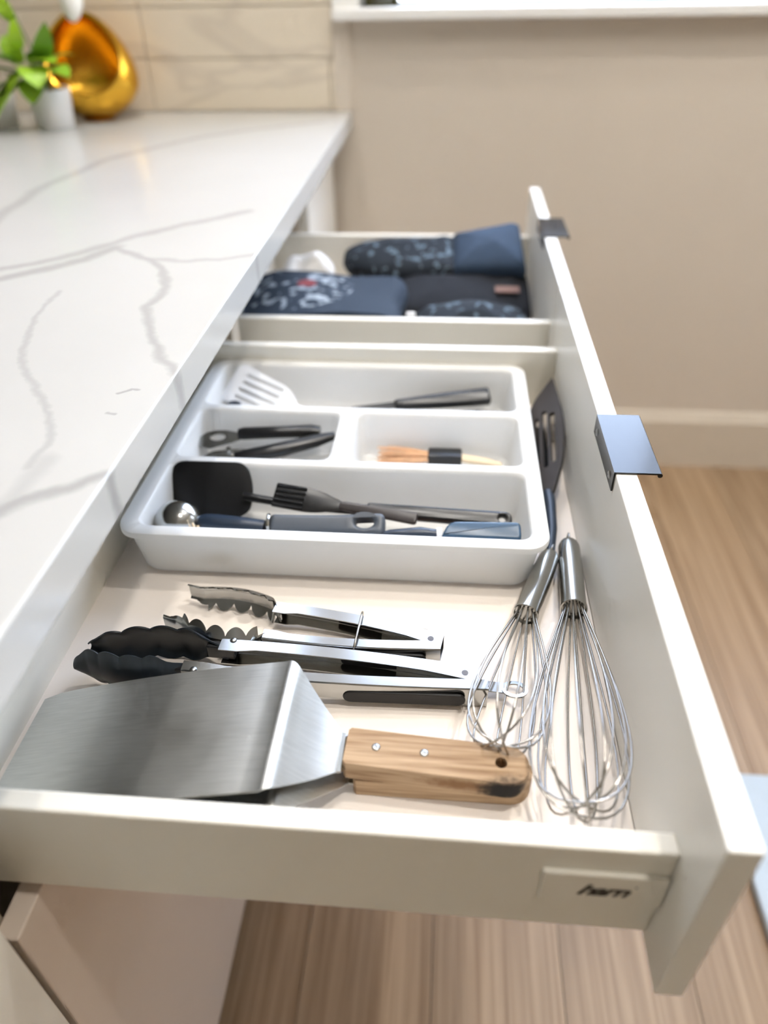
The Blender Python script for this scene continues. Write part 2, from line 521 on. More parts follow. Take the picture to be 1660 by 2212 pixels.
def add_lathe(bm, prof, center, n=32, axis=None):
    """prof: list of (r, z); axis Vector for a non-vertical axis"""
    M = Matrix.Translation(Vector(center))
    if axis is not None:
        M = M @ Vector(axis).to_track_quat('Z', 'Y').to_matrix().to_4x4()
    rings = []
    for r, z in prof:
        if r < 1e-6:
            rings.append([bm.verts.new(M @ Vector((0, 0, z)))])
        else:
            rings.append([bm.verts.new(M @ Vector((r * math.cos(2 * PI * j / n), r * math.sin(2 * PI * j / n), z))) for j in range(n)])
    for A, B in zip(rings, rings[1:]):
        if len(A) == 1 and len(B) == 1: continue
        for j in range(n):
            if len(A) == 1: bm.faces.new((A[0], B[(j + 1) % n], B[j]))
            elif len(B) == 1: bm.faces.new((A[j], A[(j + 1) % n], B[0]))
            else: bm.faces.new((A[j], A[(j + 1) % n], B[(j + 1) % n], B[j]))

def add_prism(bm, outline, z0, z1, M=None, bevel=0.0, holes=(), seg=2):
    """extrude a 2-D outline (with optional hole loops) between z0 and z1"""
    tb = bmesh.new()
    loops = [outline] + list(holes)
    bots, tops = [], []
    for lp in loops:
        bots.append([tb.verts.new((x, y, z0)) for x, y in lp])
        tops.append([tb.verts.new((x, y, z1)) for x, y in lp])
    top_edges = []
    for vs in (bots, tops):
        ed = []
        for lp in vs:
            for i in range(len(lp)):
                ed.append(tb.edges.new((lp[i], lp[(i + 1) % len(lp)])))
        if holes:
            bmesh.ops.triangle_fill(tb, use_beauty=True, use_dissolve=False, edges=ed)
        else:
            tb.faces.new(vs[0])
    for b_, t_ in zip(bots, tops):
        n = len(b_)
        for i in range(n):
            tb.faces.new((b_[i], b_[(i + 1) % n], t_[(i + 1) % n], t_[i]))
    bmesh.ops.recalc_face_normals(tb, faces=tb.faces[:])
    if bevel:
        loopset = set(v for lp in bots + tops for v in lp)
        ed = [e for e in tb.edges if len(e.link_faces) == 2 and abs(e.link_faces[0].normal.z) + abs(e.link_faces[1].normal.z) > 0.9
              and abs(abs(e.link_faces[0].normal.z) - abs(e.link_faces[1].normal.z)) > 0.7]
        bmesh.ops.bevel(tb, geom=ed, offset=bevel, segments=seg, profile=0.5, affect='EDGES')
    merge(bm, tb, M)

def rrect(x0, y0, x1, y1, r, n=5):
    pts = []
    for cx, cy, a0 in ((x1 - r, y1 - r, 0), (x0 + r, y1 - r, PI / 2), (x0 + r, y0 + r, PI), (x1 - r, y0 + r, 1.5 * PI)):
        for i in range(n + 1):
            a = a0 + PI / 2 * i / n
            pts.append((cx + r * math.cos(a), cy + r * math.sin(a)))
    return pts

def frame(origin, xdir, zhint=(0, 0, 1)):
    x = Vector(xdir).normalized(); z = Vector(zhint)
    y = z.cross(x).normalized(); z = x.cross(y).normalized()
    o = Vector(origin)
    return Matrix(((x.x, y.x, z.x, o.x), (x.y, y.y, z.y, o.y), (x.z, y.z, z.z, o.z), (0, 0, 0, 1)))

def sheet(bm, rows, thick):
    """grid of points (list of rows) turned into a plate, |thick| wide, centred on the grid; faces wound outwards"""
    P = [[Vector(p) for p in row] for row in rows]
    R_, C2 = len(P), len(P[0])
    T = abs(thick) / 2
    nrm = [[Vector((0, 0, 0)) for _ in range(C2)] for _ in range(R_)]
    for i in range(R_ - 1):
        for j in range(C2 - 1):
            n = (P[i + 1][j + 1] - P[i][j]).cross(P[i][j + 1] - P[i + 1][j])
            if n.length > 1e-14: n.normalize()
            for a, b_ in ((i, j), (i + 1, j), (i, j + 1), (i + 1, j + 1)):
                nrm[a][b_] += n
    A = [[bm.verts.new(P[i][j] + nrm[i][j].normalized() * T) for j in range(C2)] for i in range(R_)]
    B = [[bm.verts.new(P[i][j] - nrm[i][j].normalized() * T) for j in range(C2)] for i in range(R_)]
    for i in range(R_ - 1):
        for j in range(C2 - 1):
            bm.faces.new((A[i][j], A[i + 1][j], A[i + 1][j + 1], A[i][j + 1]))
            bm.faces.new((B[i][j], B[i][j + 1], B[i + 1][j + 1], B[i + 1][j]))
    for i in range(R_ - 1):
        bm.faces.new((A[i][0], B[i][0], B[i + 1][0], A[i + 1][0]))
        bm.faces.new((A[i][-1], A[i + 1][-1], B[i + 1][-1], B[i][-1]))
    for j in range(C2 - 1):
        bm.faces.new((A[0][j], A[0][j + 1], B[0][j + 1], B[0][j]))
        bm.faces.new((A[-1][j], B[-1][j], B[-1][j + 1], A[-1][j + 1]))

# ------------------------------------------------------------------ key levels (metres)
YW = 1.8412          # inner face of the far wall
ZC = 0.915           # counter top
TC = 0.0352          # counter thickness
XF, TF = 0.3713, 0.0178   # inner face of the pulled-out drawer fronts, thickness
ZF0, ZF1 = 0.6702, 0.8456 # drawer front bottom / top
ZS0, ZS1 = 0.6816, 0.7792 # drawer side bottom / top
ZB = 0.7002          # upper face of drawer bottom
XB = -0.1029         # inner face of drawer back
TS = 0.0142
XR, XL, YB, ZT = 2.6, -2.8, -2.6, 2.75

# ------------------------------------------------------------------ room shell
fl = box('floor', (XL, YB, -0.06), (XR, YW + 0.12, -0.012), 'dark_gap')
tag(fl, 'light oak plank floor', kind='structure')
plank_me = None
PW_, PL_ = 0.19, 1.22
ix = 0
x = XL
while x < XR - 0.01:
    w = min(PW_, XR - x)
    y = YB - random.uniform(0, PL_)
    while y < YW:
        y0, y1 = max(y, YB), min(y + PL_, YW)
        if YW - y1 < 0.12: y1 = YW
        if y1 - y0 > 0.12 and y0 < YW - 0.13 or (y0 == YB and y1 - y0 > 0.005):
            if plank_me is None:
                bm = BM(); add_box(bm, (0, 0, 0), (1, 1, 0.012), 0.0)
                plank_me = bpy.data.meshes.new('plank'); bm.to_mesh(plank_me); bm.free()
                plank_me.materials.append(MATS['oak_plank'])
            o = bpy.data.objects.new('plank', plank_me); COL.objects.link(o); o.parent = fl
            o.location = Vector((x + 0.0008, y0 + 0.0008, -0.012)) - fl.location
            o.scale = (w - 0.0016, y1 - y0 - 0.0016, 1)
        y += PL_
    x += PW_

# far wall with the window opening
WX0, WX1, WZ0, WZ1 = 0.022, 1.75, 1.105, 2.62
LX0, LX1, LZ0, LZ1 = -0.75, -0.16, 1.90, 2.62     # unseen opening added above the backsplash for sky light and reflections
WT = 0.14
bm = BM()
add_box(bm, (XL, YW, 0), (LX0, YW + WT, ZT))
add_box(bm, (LX1, YW, 0), (WX0, YW + WT, ZT))
add_box(bm, (LX0, YW, 0), (LX1, YW + WT, LZ0))
add_box(bm, (LX0, YW, LZ1), (LX1, YW + WT, ZT))
add_box(bm, (WX1, YW, 0), (XR, YW + WT, ZT))
add_box(bm, (WX0, YW, 0), (WX1, YW + WT, WZ0))
add_box(bm, (WX0, YW, WZ1), (WX1, YW + WT, ZT))
wall_far = obj('wall_far', bm, 'wall_paint')
tag(wall_far, 'greige painted far wall under the bright window', kind='structure')
tag(box('wall_left', (XL - 0.1, YB, 0), (XL, YW, ZT), 'wall_tan'), kind='structure')
tag(box('wall_back', (XL - 0.1, YB - 0.1, 0), (XR + 0.1, YB, ZT), 'wall_tan'), kind='structure')
tag(box('ceiling', (XL - 0.1, YB - 0.1, ZT), (XR + 0.1, YW + WT, ZT + 0.1), 'ceiling_paint'), kind='structure')
# right wall with an unseen glazed opening, added to light the far wall
RY0, RY1, RZ0, RZ1 = 1.25, 1.65, 0.9, 2.1
bm = BM()
add_box(bm, (XR, YB, 0), (XR + WT, RY0, ZT))
add_box(bm, (XR, RY1, 0), (XR + WT, YW + WT, ZT))
add_box(bm, (XR, RY0, 0), (XR + WT, RY1, RZ0))
add_box(bm, (XR, RY0, RZ1), (XR + WT, RY1, ZT))
tag(obj('wall_right', bm, 'wall_paint'), kind='structure')

# window in the far wall
win = bpy.data.objects.new('window_1', None); COL.objects.link(win); win.location = (WX0, YW, WZ0)
tag(win, 'bright white framed window above the painted wall', kind='structure')
sill = box('window_sill', (-0.034, YW - 0.035, WZ0 - 0.022), (WX1 + 0.06, YW + 0.10, WZ0), 'white_paint', win, 0.004, 2)
bm = BM()
add_box(bm, (-0.034, YW - 0.016, WZ0), (WX0, YW, WZ1 + 0.06), 0.002)
add_box(bm, (WX1, YW - 0.016, WZ0), (WX1 + 0.056, YW, WZ1 + 0.06), 0.002)
add_box(bm, (WX0, YW - 0.016, WZ1), (WX1, YW, WZ1 + 0.06), 0.002)
obj('casing', bm, 'white_paint', win)
bm = BM()
fy0, fy1 = YW + 0.08, YW + 0.12
add_box(bm, (WX0, fy0, WZ0), (WX0 + 0.045, fy1, WZ1)); add_box(bm, (WX1 - 0.045, fy0, WZ0), (WX1, fy1, WZ1))
add_box(bm, (WX0 + 0.045, fy0, WZ0), (WX1 - 0.045, fy1, WZ0 + 0.006)); add_box(bm, (WX0 + 0.045, fy0, WZ1 - 0.045), (WX1 - 0.045, fy1, WZ1))
xm = (WX0 + WX1) / 2
add_box(bm, (xm - 0.025, fy0, WZ0 + 0.006), (xm + 0.025, fy1, WZ1 - 0.045))
obj('window_frame', bm, 'white_paint', win)
for a, b_ in ((WX0 + 0.045, xm - 0.025), (xm + 0.025, WX1 - 0.045)):
    box('pane', (a, YW + 0.098, WZ0 + 0.006), (b_, YW + 0.102, WZ1 - 0.045), 'pane_glass', win)
fill_win2 = bpy.data.objects.new('fill_window_2', None); COL.objects.link(fill_win2); fill_win2.location = (XR, RY0, RZ0)
tag(fill_win2, 'unseen window added in the side wall to light the far wall', kind='structure')
bm = BM()
for a in (RY0, (RY0 + RY1) / 2 - 0.03, RY1 - 0.06):
    add_box(bm, (XR + 0.05, a, RZ0), (XR + 0.09, a + 0.06, RZ1))
for z in (RZ0, RZ1 - 0.06):
    add_box(bm, (XR + 0.05, RY0 + 0.06, z), (XR + 0.09, RY1 - 0.06, z + 0.06))
obj('window_frame', bm, 'white_paint', fill_win2)
for a, b_ in ((RY0 + 0.06, (RY0 + RY1) / 2 - 0.03), ((RY0 + RY1) / 2 + 0.03, RY1 - 0.06)):
    box('pane', (XR + 0.068, a, RZ0 + 0.06), (XR + 0.072, b_, RZ1 - 0.06), 'pane_glass', fill_win2)

fill_win3 = bpy.data.objects.new('fill_window_3', None); COL.objects.link(fill_win3); fill_win3.location = (LX0, YW, LZ0)
tag(fill_win3, 'unseen window added above the marble backsplash for sky reflections', kind='structure')
bm = BM()
for a in (LX0, (LX0 + LX1) / 2 - 0.025, LX1 - 0.045):
    add_box(bm, (a, fy0, LZ0), (a + 0.045, fy1, LZ1))
for z in (LZ0, LZ1 - 0.045):
    add_box(bm, (LX0 + 0.045, fy0, z), (LX1 - 0.045, fy1, z + 0.045))
obj('window_frame', bm, 'white_paint', fill_win3)
box('window_sill', (LX0 - 0.03, YW - 0.02, LZ0 - 0.02), (LX1 + 0.03, YW + 0.08, LZ0), 'white_paint', fill_win3, 0.003)
for a, b_ in ((LX0 + 0.045, (LX0 + LX1) / 2 - 0.025), ((LX0 + LX1) / 2 + 0.02, LX1 - 0.045)):
    box('pane', (a, YW + 0.098, LZ0 + 0.045), (b_, YW + 0.102, LZ1 - 0.045), 'pane_glass', fill_win3)

# light portals in the openings help the sky find its way in
def portal(name, loc, rot, sx, sy):
    d = bpy.data.lights.new(name, 'AREA'); d.shape = 'RECTANGLE'; d.size = sx; d.size_y = sy
    d.cycles.is_portal = True
    o = bpy.data.objects.new(name, d); COL.objects.link(o); o.location = loc; o.rotation_euler = rot
portal('sky_portal', ((WX0 + WX1) / 2, YW + 0.13, (WZ0 + WZ1) / 2), (-PI / 2, 0, 0), WX1 - WX0, WZ1 - WZ0)
portal('sky_portal', ((LX0 + LX1) / 2, YW + 0.13, (LZ0 + LZ1) / 2), (-PI / 2, 0, 0), LX1 - LX0, LZ1 - LZ0)
portal('sky_portal', (XR + 0.13, (RY0 + RY1) / 2, (RZ0 + RZ1) / 2), (PI / 2, 0, PI / 2), RY1 - RY0, RZ1 - RZ0)

# pale paved terrace outside the windows
bm = BM(); add_box(bm, (-30, YW + WT + 0.05, -0.25), (40, 45, -0.15))
tag(obj('terrace', bm, 'paving'), 'pale paved terrace outside', kind='structure')
# baseboard with a bevelled cap
def baseboard(name, a, b_, n):
    bm = BM()
    prof = [(0, 0), (0.014, 0), (0.014, 0.145), (0.010, 0.152), (0.004, 0.17), (0, 0.172)]
    A = [bm.verts.new((a[0] + n[0] * d, a[1] + n[1] * d, z)) for d, z in prof]
    B = [bm.verts.new((b_[0] + n[0] * d, b_[1] + n[1] * d, z)) for d, z in prof]
    k = len(prof)
    for i in range(k):
        bm.faces.new((A[i], A[(i + 1) % k], B[(i + 1) % k], B[i]))
    bm.faces.new(A); bm.faces.new(list(reversed(B)))
    bmesh.ops.recalc_face_normals(bm, faces=bm.faces[:])
    return tag(obj(name, bm, 'baseboard_paint'), kind='structure')
baseboard('baseboard_far', (-0.03, YW), (XR, YW), (0, -1))
baseboard('baseboard_right', (XR, YB), (XR, YW), (-1, 0))

# marble backsplash: tiles on the far wall above the counter
TH, TWD, TG, TT = 0.0935, 0.405, 0.003, 0.009
box('grout_bed', (-1.35, YW - 0.005, ZC), (-0.036, YW, ZC + 4 * TH + 0.01), 'grout', wall_far)
for row in range(4):
    z0 = ZC + 0.010 + row * TH if row else ZC + 0.002
    z1 = ZC + 0.010 + (row + 1) * TH - TG
    # joints measured from the right-hand end of the backsplash
    first = (-0.046, -0.449)[row % 2]
    edges = [-0.036]
    e = first
    while e > -1.35:
        edges.append(e); e -= TWD
    edges.append(-1.35)
    for a, b_ in zip(edges, edges[1:]):
        if a - b_ > 0.012:
            box('tile', (b_ + TG / 2, YW - TT, z0), (a - TG / 2, YW - 0.0045, z1), 'marble_tile', wall_far, 0.0012)
        else:
            box('tile', (b_ + TG / 2, YW - TT, z0), (a, YW - 0.0045, z1), 'marble_tile', wall_far)
# end trim of the backsplash
tag(box('trim_1', (-0.036, YW - 0.011, ZC), (0.0, YW, WZ0 - 0.023), 'wall_paint', None, 0.001), kind='structure')

# ------------------------------------------------------------------ ceiling lamps
def downlight(x, y, pw, label):
    t = thing('ceiling_downlight', label, 'lamp', (x, y, ZT), 'ceiling downlights')
    bm = BM(); add_lathe(bm, [(0.062, -0.002), (0.085, -0.002), (0.085, -0.008), (0.07, -0.010), (0.062, -0.006), (0.062, -0.002)], (x, y, ZT), 28)
    obj('trim_ring', bm, 'white_paint', t, True)
    bm = BM(); add_lathe(bm, [(0.0, -0.004), (0.062, -0.004), (0.062, -0.0015), (0, -0.0015)], (x, y, ZT), 28)
    obj('lens', bm, 'lamp_lens', t)
    d = bpy.data.lights.new('downlight_bulb', 'AREA'); d.shape = 'DISK'; d.size = 0.12
    d.energy = LAMP_POWER * pw; d.color = (1.0, 0.95, 0.88); d.spread = math.radians(120)
    o = bpy.data.objects.new('bulb', d); COL.objects.link(o); o.parent = t; o.location = (0, 0, -0.012)
for n_, (x, y, pw) in {'over the far end of the counter': (-0.30, 1.35, 1.0), 'above the white tray': (0.28, 0.62, 0.85),
                       'near the window': (1.10, 1.05, 1.5), 'in front of the open drawers': (0.70, 0.22, 1.25)}.items():
    downlight(x, y, pw, 'round recessed ceiling light ' + n_)

# ------------------------------------------------------------------ countertop
bm = BM()
add_box(bm, (-1.15, -1.2, ZC - TC), (0.0, YW - 0.0005, ZC), 0.0)
ed = [e for e in bm.edges if all(abs(v.co.x) < 1e-5 for v in e.verts) and abs(e.verts[0].co.z - e.verts[1].co.z) < 1e-5]
bmesh.ops.bevel(bm, geom=ed, offset=0.0022, segments=3, profile=0.5, affect='EDGES')
tag(obj('countertop', bm, 'quartz'), 'white quartz countertop with grey veins running to the backsplash', 'countertop')

# ------------------------------------------------------------------ base cabinets
CX0, CX1 = -0.62, -0.068     # carcass depth, open front at CX1
ZTOP = ZC - TC - 0.001
def carcass(t, y0, y1):
    th = 0.016
    box('side_panel', (CX0, y0, 0.1), (CX1, y0 + th, ZTOP), 'carcass', t)
    box('side_panel', (CX0, y1 - th, 0.1), (CX1, y1, ZTOP), 'carcass', t)
    box('back_panel', (CX0, y0 + th, 0.1), (CX0 + 0.008, y1 - th, ZTOP), 'carcass', t)
    box('bottom_panel', (CX0 + 0.008, y0 + th, 0.1), (CX1, y1 - th, 0.116), 'carcass', t)
    box('toe_kick', (CX0, y0, 0.0), (-0.12, y1, 0.1), 'cabinet_low', t)
XFR = -0.048
def front_panel(t, name, y0, y1, z0, z1, m='cabinet_low'):
    return box(name, (XFR - TF, y0, z0), (XFR, y1, z1), m, t, 0.0015, 2)
def closed_pull(t, part, yc, z):
    bm = BM()
    add_box(bm, (XFR - TF, yc - 0.048, z), (XFR + 0.018, yc + 0.048, z + 0.0016), 0.0004)
    add_box(bm, (XFR + 0.016, yc - 0.048, z - 0.004), (XFR + 0.018, yc + 0.048, z), 0.0003)
    return obj('handle', bm, 'handle_black', part)

YJ = 0.9490                    # joint between the two drawer columns
cab = thing('base_cabinet', 'wide cream base cabinet that the utensil drawer slides out of', 'cabinet', (-0.34, 0.572, 0))
carcass(cab, 0.1945, YJ - 0.0005)
front_panel(cab, 'drawer_front', 0.1955, YJ - 0.0015, 0.04, 0.6675)
cab2 = thing('base_cabinet', 'narrower cream base cabinet that the oven mitt drawer slides out of', 'cabinet', (-0.34, 1.227, 0))
carcass(cab2, YJ + 0.0005, 1.457)
front_panel(cab2, 'drawer_front', YJ + 0.0015, 1.4555, 0.04, 0.6675)
cab3 = thing('base_cabinet', 'cream cabinet with a closed tall door in the near left corner', 'cabinet', (-0.34, -0.1, 0))
carcass(cab3, -0.41, 0.1935)
front_panel(cab3, 'door', -0.4085, 0.1905, 0.04, 0.868, 'cabinet')
cab4 = thing('base_cabinet', 'narrow closed cream cabinet between the mitt drawer and the wall', 'cabinet', (-0.34, 1.64, 0))
carcass(cab4, 1.4585, 1.815)
front_panel(cab4, 'door', 1.4600, 1.8135, 0.04, 0.868, 'cabinet')

# ------------------------------------------------------------------ pulled-out drawers
def pull_handle(t, front, yc):
    """black angle pull screwed over the top edge of a drawer front"""
    y0, y1 = yc - 0.0484, yc + 0.0484
    bm = BM()
    z = ZF1 + 0.0004
    # profile in x,z: inner flange, top plate, rolled lip
    prof = [(XF - 0.0016, ZF1 - 0.0170), (XF - 0.0001, ZF1 - 0.0170), (XF - 0.0001, z), (XF + 0.0345, z)]
    x1 = XF + 0.0362
    for i in range(11):      # rolled lip, round bead hanging under the edge
        a = PI - 0.3 + (i / 10.0) * (1.5 * PI)
        prof.append((x1 + 0.0021 * math.cos(a), z - 0.0006 + 0.0021 * math.sin(a)))
    prof.append((XF + 0.0368, z + 0.0016))
    prof.append((XF - 0.0016, z + 0.0016))
    A = [bm.verts.new((px, y0, pz)) for px, pz in prof]
    B = [bm.verts.new((px, y1, pz)) for px, pz in prof]
    k = len(prof)
    for i in range(k):
        bm.faces.new((A[i], A[(i + 1) % k], B[(i + 1) % k], B[i]))
    bm.faces.new(A); bm.faces.new(list(reversed(B)))
    bmesh.ops.recalc_face_normals(bm, faces=bm.faces[:])
    h = obj('handle', bm, 'handle_black', t)
    h['label'] = 'black metal edge pull reflecting the sky'
    for s in (-1, 1):
        bm = BM()
        c = (XF - 0.0016, yc + s * 0.0345, ZF1 - 0.0095)
        add_lathe(bm, [(0.0, 0.0007), (0.0009, 0.0007), (0.0009, 0.0012), (0.0030, 0.0009), (0.0038, 0.0), (0.0, 0.0)], c, 16, axis=(-1, 0, 0))
        obj('screw', bm, 'screw_steel', h)
    return h

def drawer(label, y_front0, y_front1, y_side0, y_side1, handle_y):
    t = thing('drawer', label, 'drawer', ((XB + XF) / 2, (y_side0 + y_side1) / 2, ZS0))
    front = box('front', (XF, y_front0, ZF0), (XF + TF, y_front1, ZF1), 'cabinet', t, 0.0012, 2)
    for a, b_ in ((y_side0, y_side0 + TS), (y_side1 - TS, y_side1)):
        box('side_panel', (XB - 0.012, a, ZS0), (XF, b_, ZS1), 'drawer_metal', t, 0.0016, 2)
    box('back_panel', (XB - 0.014, y_side0 + TS, ZS0), (XB, y_side1 - TS, ZS1 + 0.004), 'drawer_metal', t, 0.001)
    box('bottom_panel', (XB, y_side0 + TS, ZS0 + 0.002), (XF - 0.0006, y_side1 - TS, ZB), 'drawer_floor', t)
    pull_handle(t, front, handle_y)
    return t
d1 = drawer('long cream drawer pulled fully out, holding whisks, tongs and a white tray', 0.194, 0.9475, 0.2266, 0.9100, 0.5657)
d2 = drawer('shorter cream drawer behind it, pulled out, holding dark oven mitts', 0.9505, 1.4563, 0.9875, 1.3929, 1.2035)

# maker's plate on the near drawer side
y0 = 0.2266
plate = box('maker_plate', (0.2955, y0 - 0.0032, 0.7205), (0.3706, y0 + 0.0004, 0.7558), 'drawer_metal', d1, 0.001)
plate['label'] = 'raised cream maker plate with black lettering'
cu = bpy.data.curves.new('lettering', 'FONT'); cu.body = "harn"; cu.size = 0.0185; cu.shear = 0.42; cu.offset = 0.00044
cu.space_character = 0.86; cu.extrude = 0.00012; cu.align_x = 'CENTER'; cu.align_y = 'CENTER'
tmp = bpy.data.objects.new('lettering_curve', cu); COL.objects.link(tmp)
dg = bpy.context.evaluated_depsgraph_get()
me = bpy.data.meshes.new_from_object(tmp.evaluated_get(dg))
bpy.data.objects.remove(tmp); bpy.data.curves.remove(cu)
me.transform(Matrix.Translation(Vector((0.3330, y0 - 0.0034, 0.7378))) @ Matrix.Diagonal((1.02, 1, 0.92, 1)) @ Matrix.Rotation(PI / 2, 4, 'X'))
me.transform(Matrix.Translation(-world_off(plate)))
link('lettering', me, 'lettering', plate)
box('lettering_mark', (0.3515, y0 - 0.0035, 0.7440), (0.3526, y0 - 0.0031, 0.7452), 'lettering', plate)

# ------------------------------------------------------------------ utensil tray
TX0, TX1, TY0, TY1 = -0.0850, 0.3300, 0.5195, 0.8985
TZ = ZB + 0.0585
tray = thing('utensil_tray', 'white plastic utensil tray with four compartments in the long drawer', 'tray', ((TX0 + TX1) / 2, (TY0 + TY1) / 2, ZB))
def loop_v(bm, pts, z): return [bm.verts.new((x, y, z)) for x, y in pts]
def skin(bm, A, B):
    n = len(A)
    for i in range(n):
        bm.faces.new((A[i], A[(i + 1) % n], B[(i + 1) % n], B[i]))
bm = BM()
comps = [(-0.066, 0.5345, 0.3135, 0.6440), (-0.066, 0.6570, 0.1040, 0.7605), (0.1235, 0.6570, 0.3135, 0.7605), (-0.066, 0.7735, 0.3135, 0.8820)]
outer = rrect(TX0 + 0.002, TY0 + 0.002, TX1 - 0.002, TY1 - 0.002, 0.022, 8)
OA = loop_v(bm, outer, TZ)
fill = [bm.edges.new((OA[i], OA[(i + 1) % len(OA)])) for i in range(len(OA))]
holes = []
for (a, b_, c_, d_) in comps:
    H = loop_v(bm, rrect(a - 0.0025, b_ - 0.0025, c_ + 0.0025, d_ + 0.0025, 0.0145, 6), TZ)
    fill += [bm.edges.new((H[i], H[(i + 1) % len(H)])) for i in range(len(H))]
    holes.append(H)
bmesh.ops.triangle_fill(bm, use_beauty=True, use_dissolve=False, edges=fill)
for H, (a, b_, c_, d_) in zip(holes, comps):
    prev = H
    for ins, dz in ((-0.0012, 0.0006), (0.0, 0.002), (0.001, 0.006), (0.0055, 0.046), (0.0075, 0.0525), (0.012, 0.0563)):
        cur = loop_v(bm, rrect(a + ins, b_ + ins, c_ - ins, d_ - ins, 0.012, 6), TZ - dz)
        skin(bm, prev, cur); prev = cur
    bm.faces.new(prev)
prev = OA
for ins, dz, r in ((0.0006, 0.0006, 0.0226), (0.0, 0.002, 0.023), (0.0, 0.0065, 0.023), (0.0022, 0.0070, 0.022), (0.0065, 0.0072, 0.02), (0.0118, 0.052, 0.02), (0.014, 0.0566, 0.02), (0.018, 0.0585, 0.02)):
    cur = loop_v(bm, rrect(TX0 + ins, TY0 + ins * 0.85, TX1 - ins, TY1 - ins, r, 8), TZ - dz)
    skin(bm, prev, cur); prev = cur
bm.faces.new(list(reversed(prev)))
bmesh.ops.recalc_face_normals(bm, faces=bm.faces[:])
obj('tray_body', bm, 'tray_plastic', tray, True, 35)
bm = BM()
bmesh.ops.create_uvsphere(bm, u_segments=20, v_segments=10, radius=1.0)
for v in bm.verts: v.co = Vector((0.012 + v.co.x * 0.0170, TY0 + 0.0118 + v.co.y * 0.0016, ZB + 0.0265 + v.co.z * 0.0085))
obj('thumb_mark', bm, 'tray_plastic', tray, True)
# compartment floor level
TF0 = ZB + 0.0022     # tray compartment floor

# ------------------------------------------------------------------ turners
def turner(name, label, left, ridge, neck, handle_pts, mats, rivets=True):
    """left/ridge/neck: (x, y_near, y_far, z); handle: (x0, yc0, w0, zmid0), (x1, yc1, w1, zmid1)"""
    lx, ln, lf, lz = left; rx, rn, rf, rz = ridge; nx, nn_, nf, nz = neck
    t = thing(name, label, 'turner', ((lx + nx) / 2, (ln + lf) / 2, ZB))
    rows = []
    N_ = 16
    prof = []
    for i in range(N_ + 1):
        s = i / N_
        prof.append((lx + (rx - 0.006 - lx) * s, lz + (rz - 0.0018 - lz) * s + 0.004 * math.sin(PI * s), s, 0))
    for i in range(1, 6):        # rounded bend
        a = i / 6.0
        prof.append((rx - 0.006 + 0.012 * a, rz - 0.0018 + 0.0026 * math.sin(PI * a) - 0.0030 * a * a, 1, a))
    for i in range(7):
        s = i / 6.0
        prof.append((rx + 0.006 + (nx - rx - 0.006) * s, rz - 0.0048 + (nz - rz + 0.0048) * s - 0.002 * math.sin(PI * s), 2 + s, 0))
    for x, z, s, a in prof:
        if s <= 1:
            yn = ln + (rn - ln) * s; yf = lf + (rf - lf) * s
            if a: yn += 0.006 * a * a; yf -= 0.006 * a * a
            if s < 0.02: yn += 0.004; yf -= 0.004
            elif s < 0.07: yn += 0.0006; yf -= 0.0006
        else:
            q = s - 2
            yn = rn + 0.006 + (nn_ - rn - 0.006) * q; yf = rf - 0.006 + (nf - rf + 0.006) * q
        rows.append([(x, yn + (yf - yn) * j / 6.0, z) for j in range(7)])
    bm = BM(); sheet(bm, rows, -0.0014)
    obj('blade', bm, 'brushed_blade', t, True, 40)
    (hx0, hy0, hw0, hz0), (hx1, hy1, hw1, hz1) = handle_pts
    # tang between neck and handle
    bm = BM()
    sheet(bm, [[(nx - 0.001, nn_, nz), (nx - 0.001, nf, nz)], [(nx + 0.002, nn_, nz - 0.0005), (nx + 0.002, nf, nz - 0.0005)],
               [(hx0 + 0.004, hy0 - hw0 * 0.4, hz0), (hx0 + 0.004, hy0 + hw0 * 0.4, hz0)]], -0.0022)
    obj('tang', bm, 'steel', t)
    # wooden handle: outline with a rounded free end and a hanging hole
    ax = Vector((hx1 - hx0, hy1 - hy0, hz1 - hz0)); Ln = ax.length
    M = frame((hx0, hy0, hz0), ax)
    ol = [(0, hw0 / 2 - 0.002), (0, -hw0 / 2 + 0.002), (0.002, -hw0 / 2)]
    r = hw1 / 2
    for i in range(13):
        a = -PI / 2 + PI * i / 12
        ol.append((Ln - r + r * math.cos(a), r * math.sin(a)))
    ol.append((0.002, hw0 / 2))
    hole = [(Ln - 0.020 + 0.0044 * math.cos(2 * PI * i / 18), 0.0005 + 0.0044 * math.sin(2 * PI * i / 18)) for i in range(18)]
    bm = BM(); add_prism(bm, ol, -0.009, 0.009, M, 0.0, [hole] if rivets else [])
    tmpf = [e for e in bm.edges if len(e.link_faces) == 2 and e.calc_face_angle(0) > 0.9]
    Mi = M.inverted()
    keep = []
    for e in tmpf:
        q = [Mi @ v.co for v in e.verts]
        if all(abs(abs(p_.z) - 0.009) < 1e-5 for p_ in q) and not all((p_.x - (Ln - 0.020)) ** 2 + (p_.y - 0.0005) ** 2 < 0.0047 ** 2 for p_ in q):
            keep.append(e)
    bmesh.ops.bevel(bm, geom=keep, offset=0.0040, segments=4, profile=0.5, affect='EDGES')
    h = obj('handle', bm, mats, t, True, 30)
    if rivets:
        for fx in (0.022, 0.057):
            bm = BM()
            c = M @ Vector((fx, 0.001, 0.0088))
            add_lathe(bm, [(0.0, 0.0008), (0.0022, 0.0007), (0.0032, 0.0004), (0.0032, -0.001), (0, -0.001)], c, 20, axis=M.to_3x3() @ Vector((0, 0, 1)))
            obj('rivet', bm, 'screw_steel', h, True)
    return t
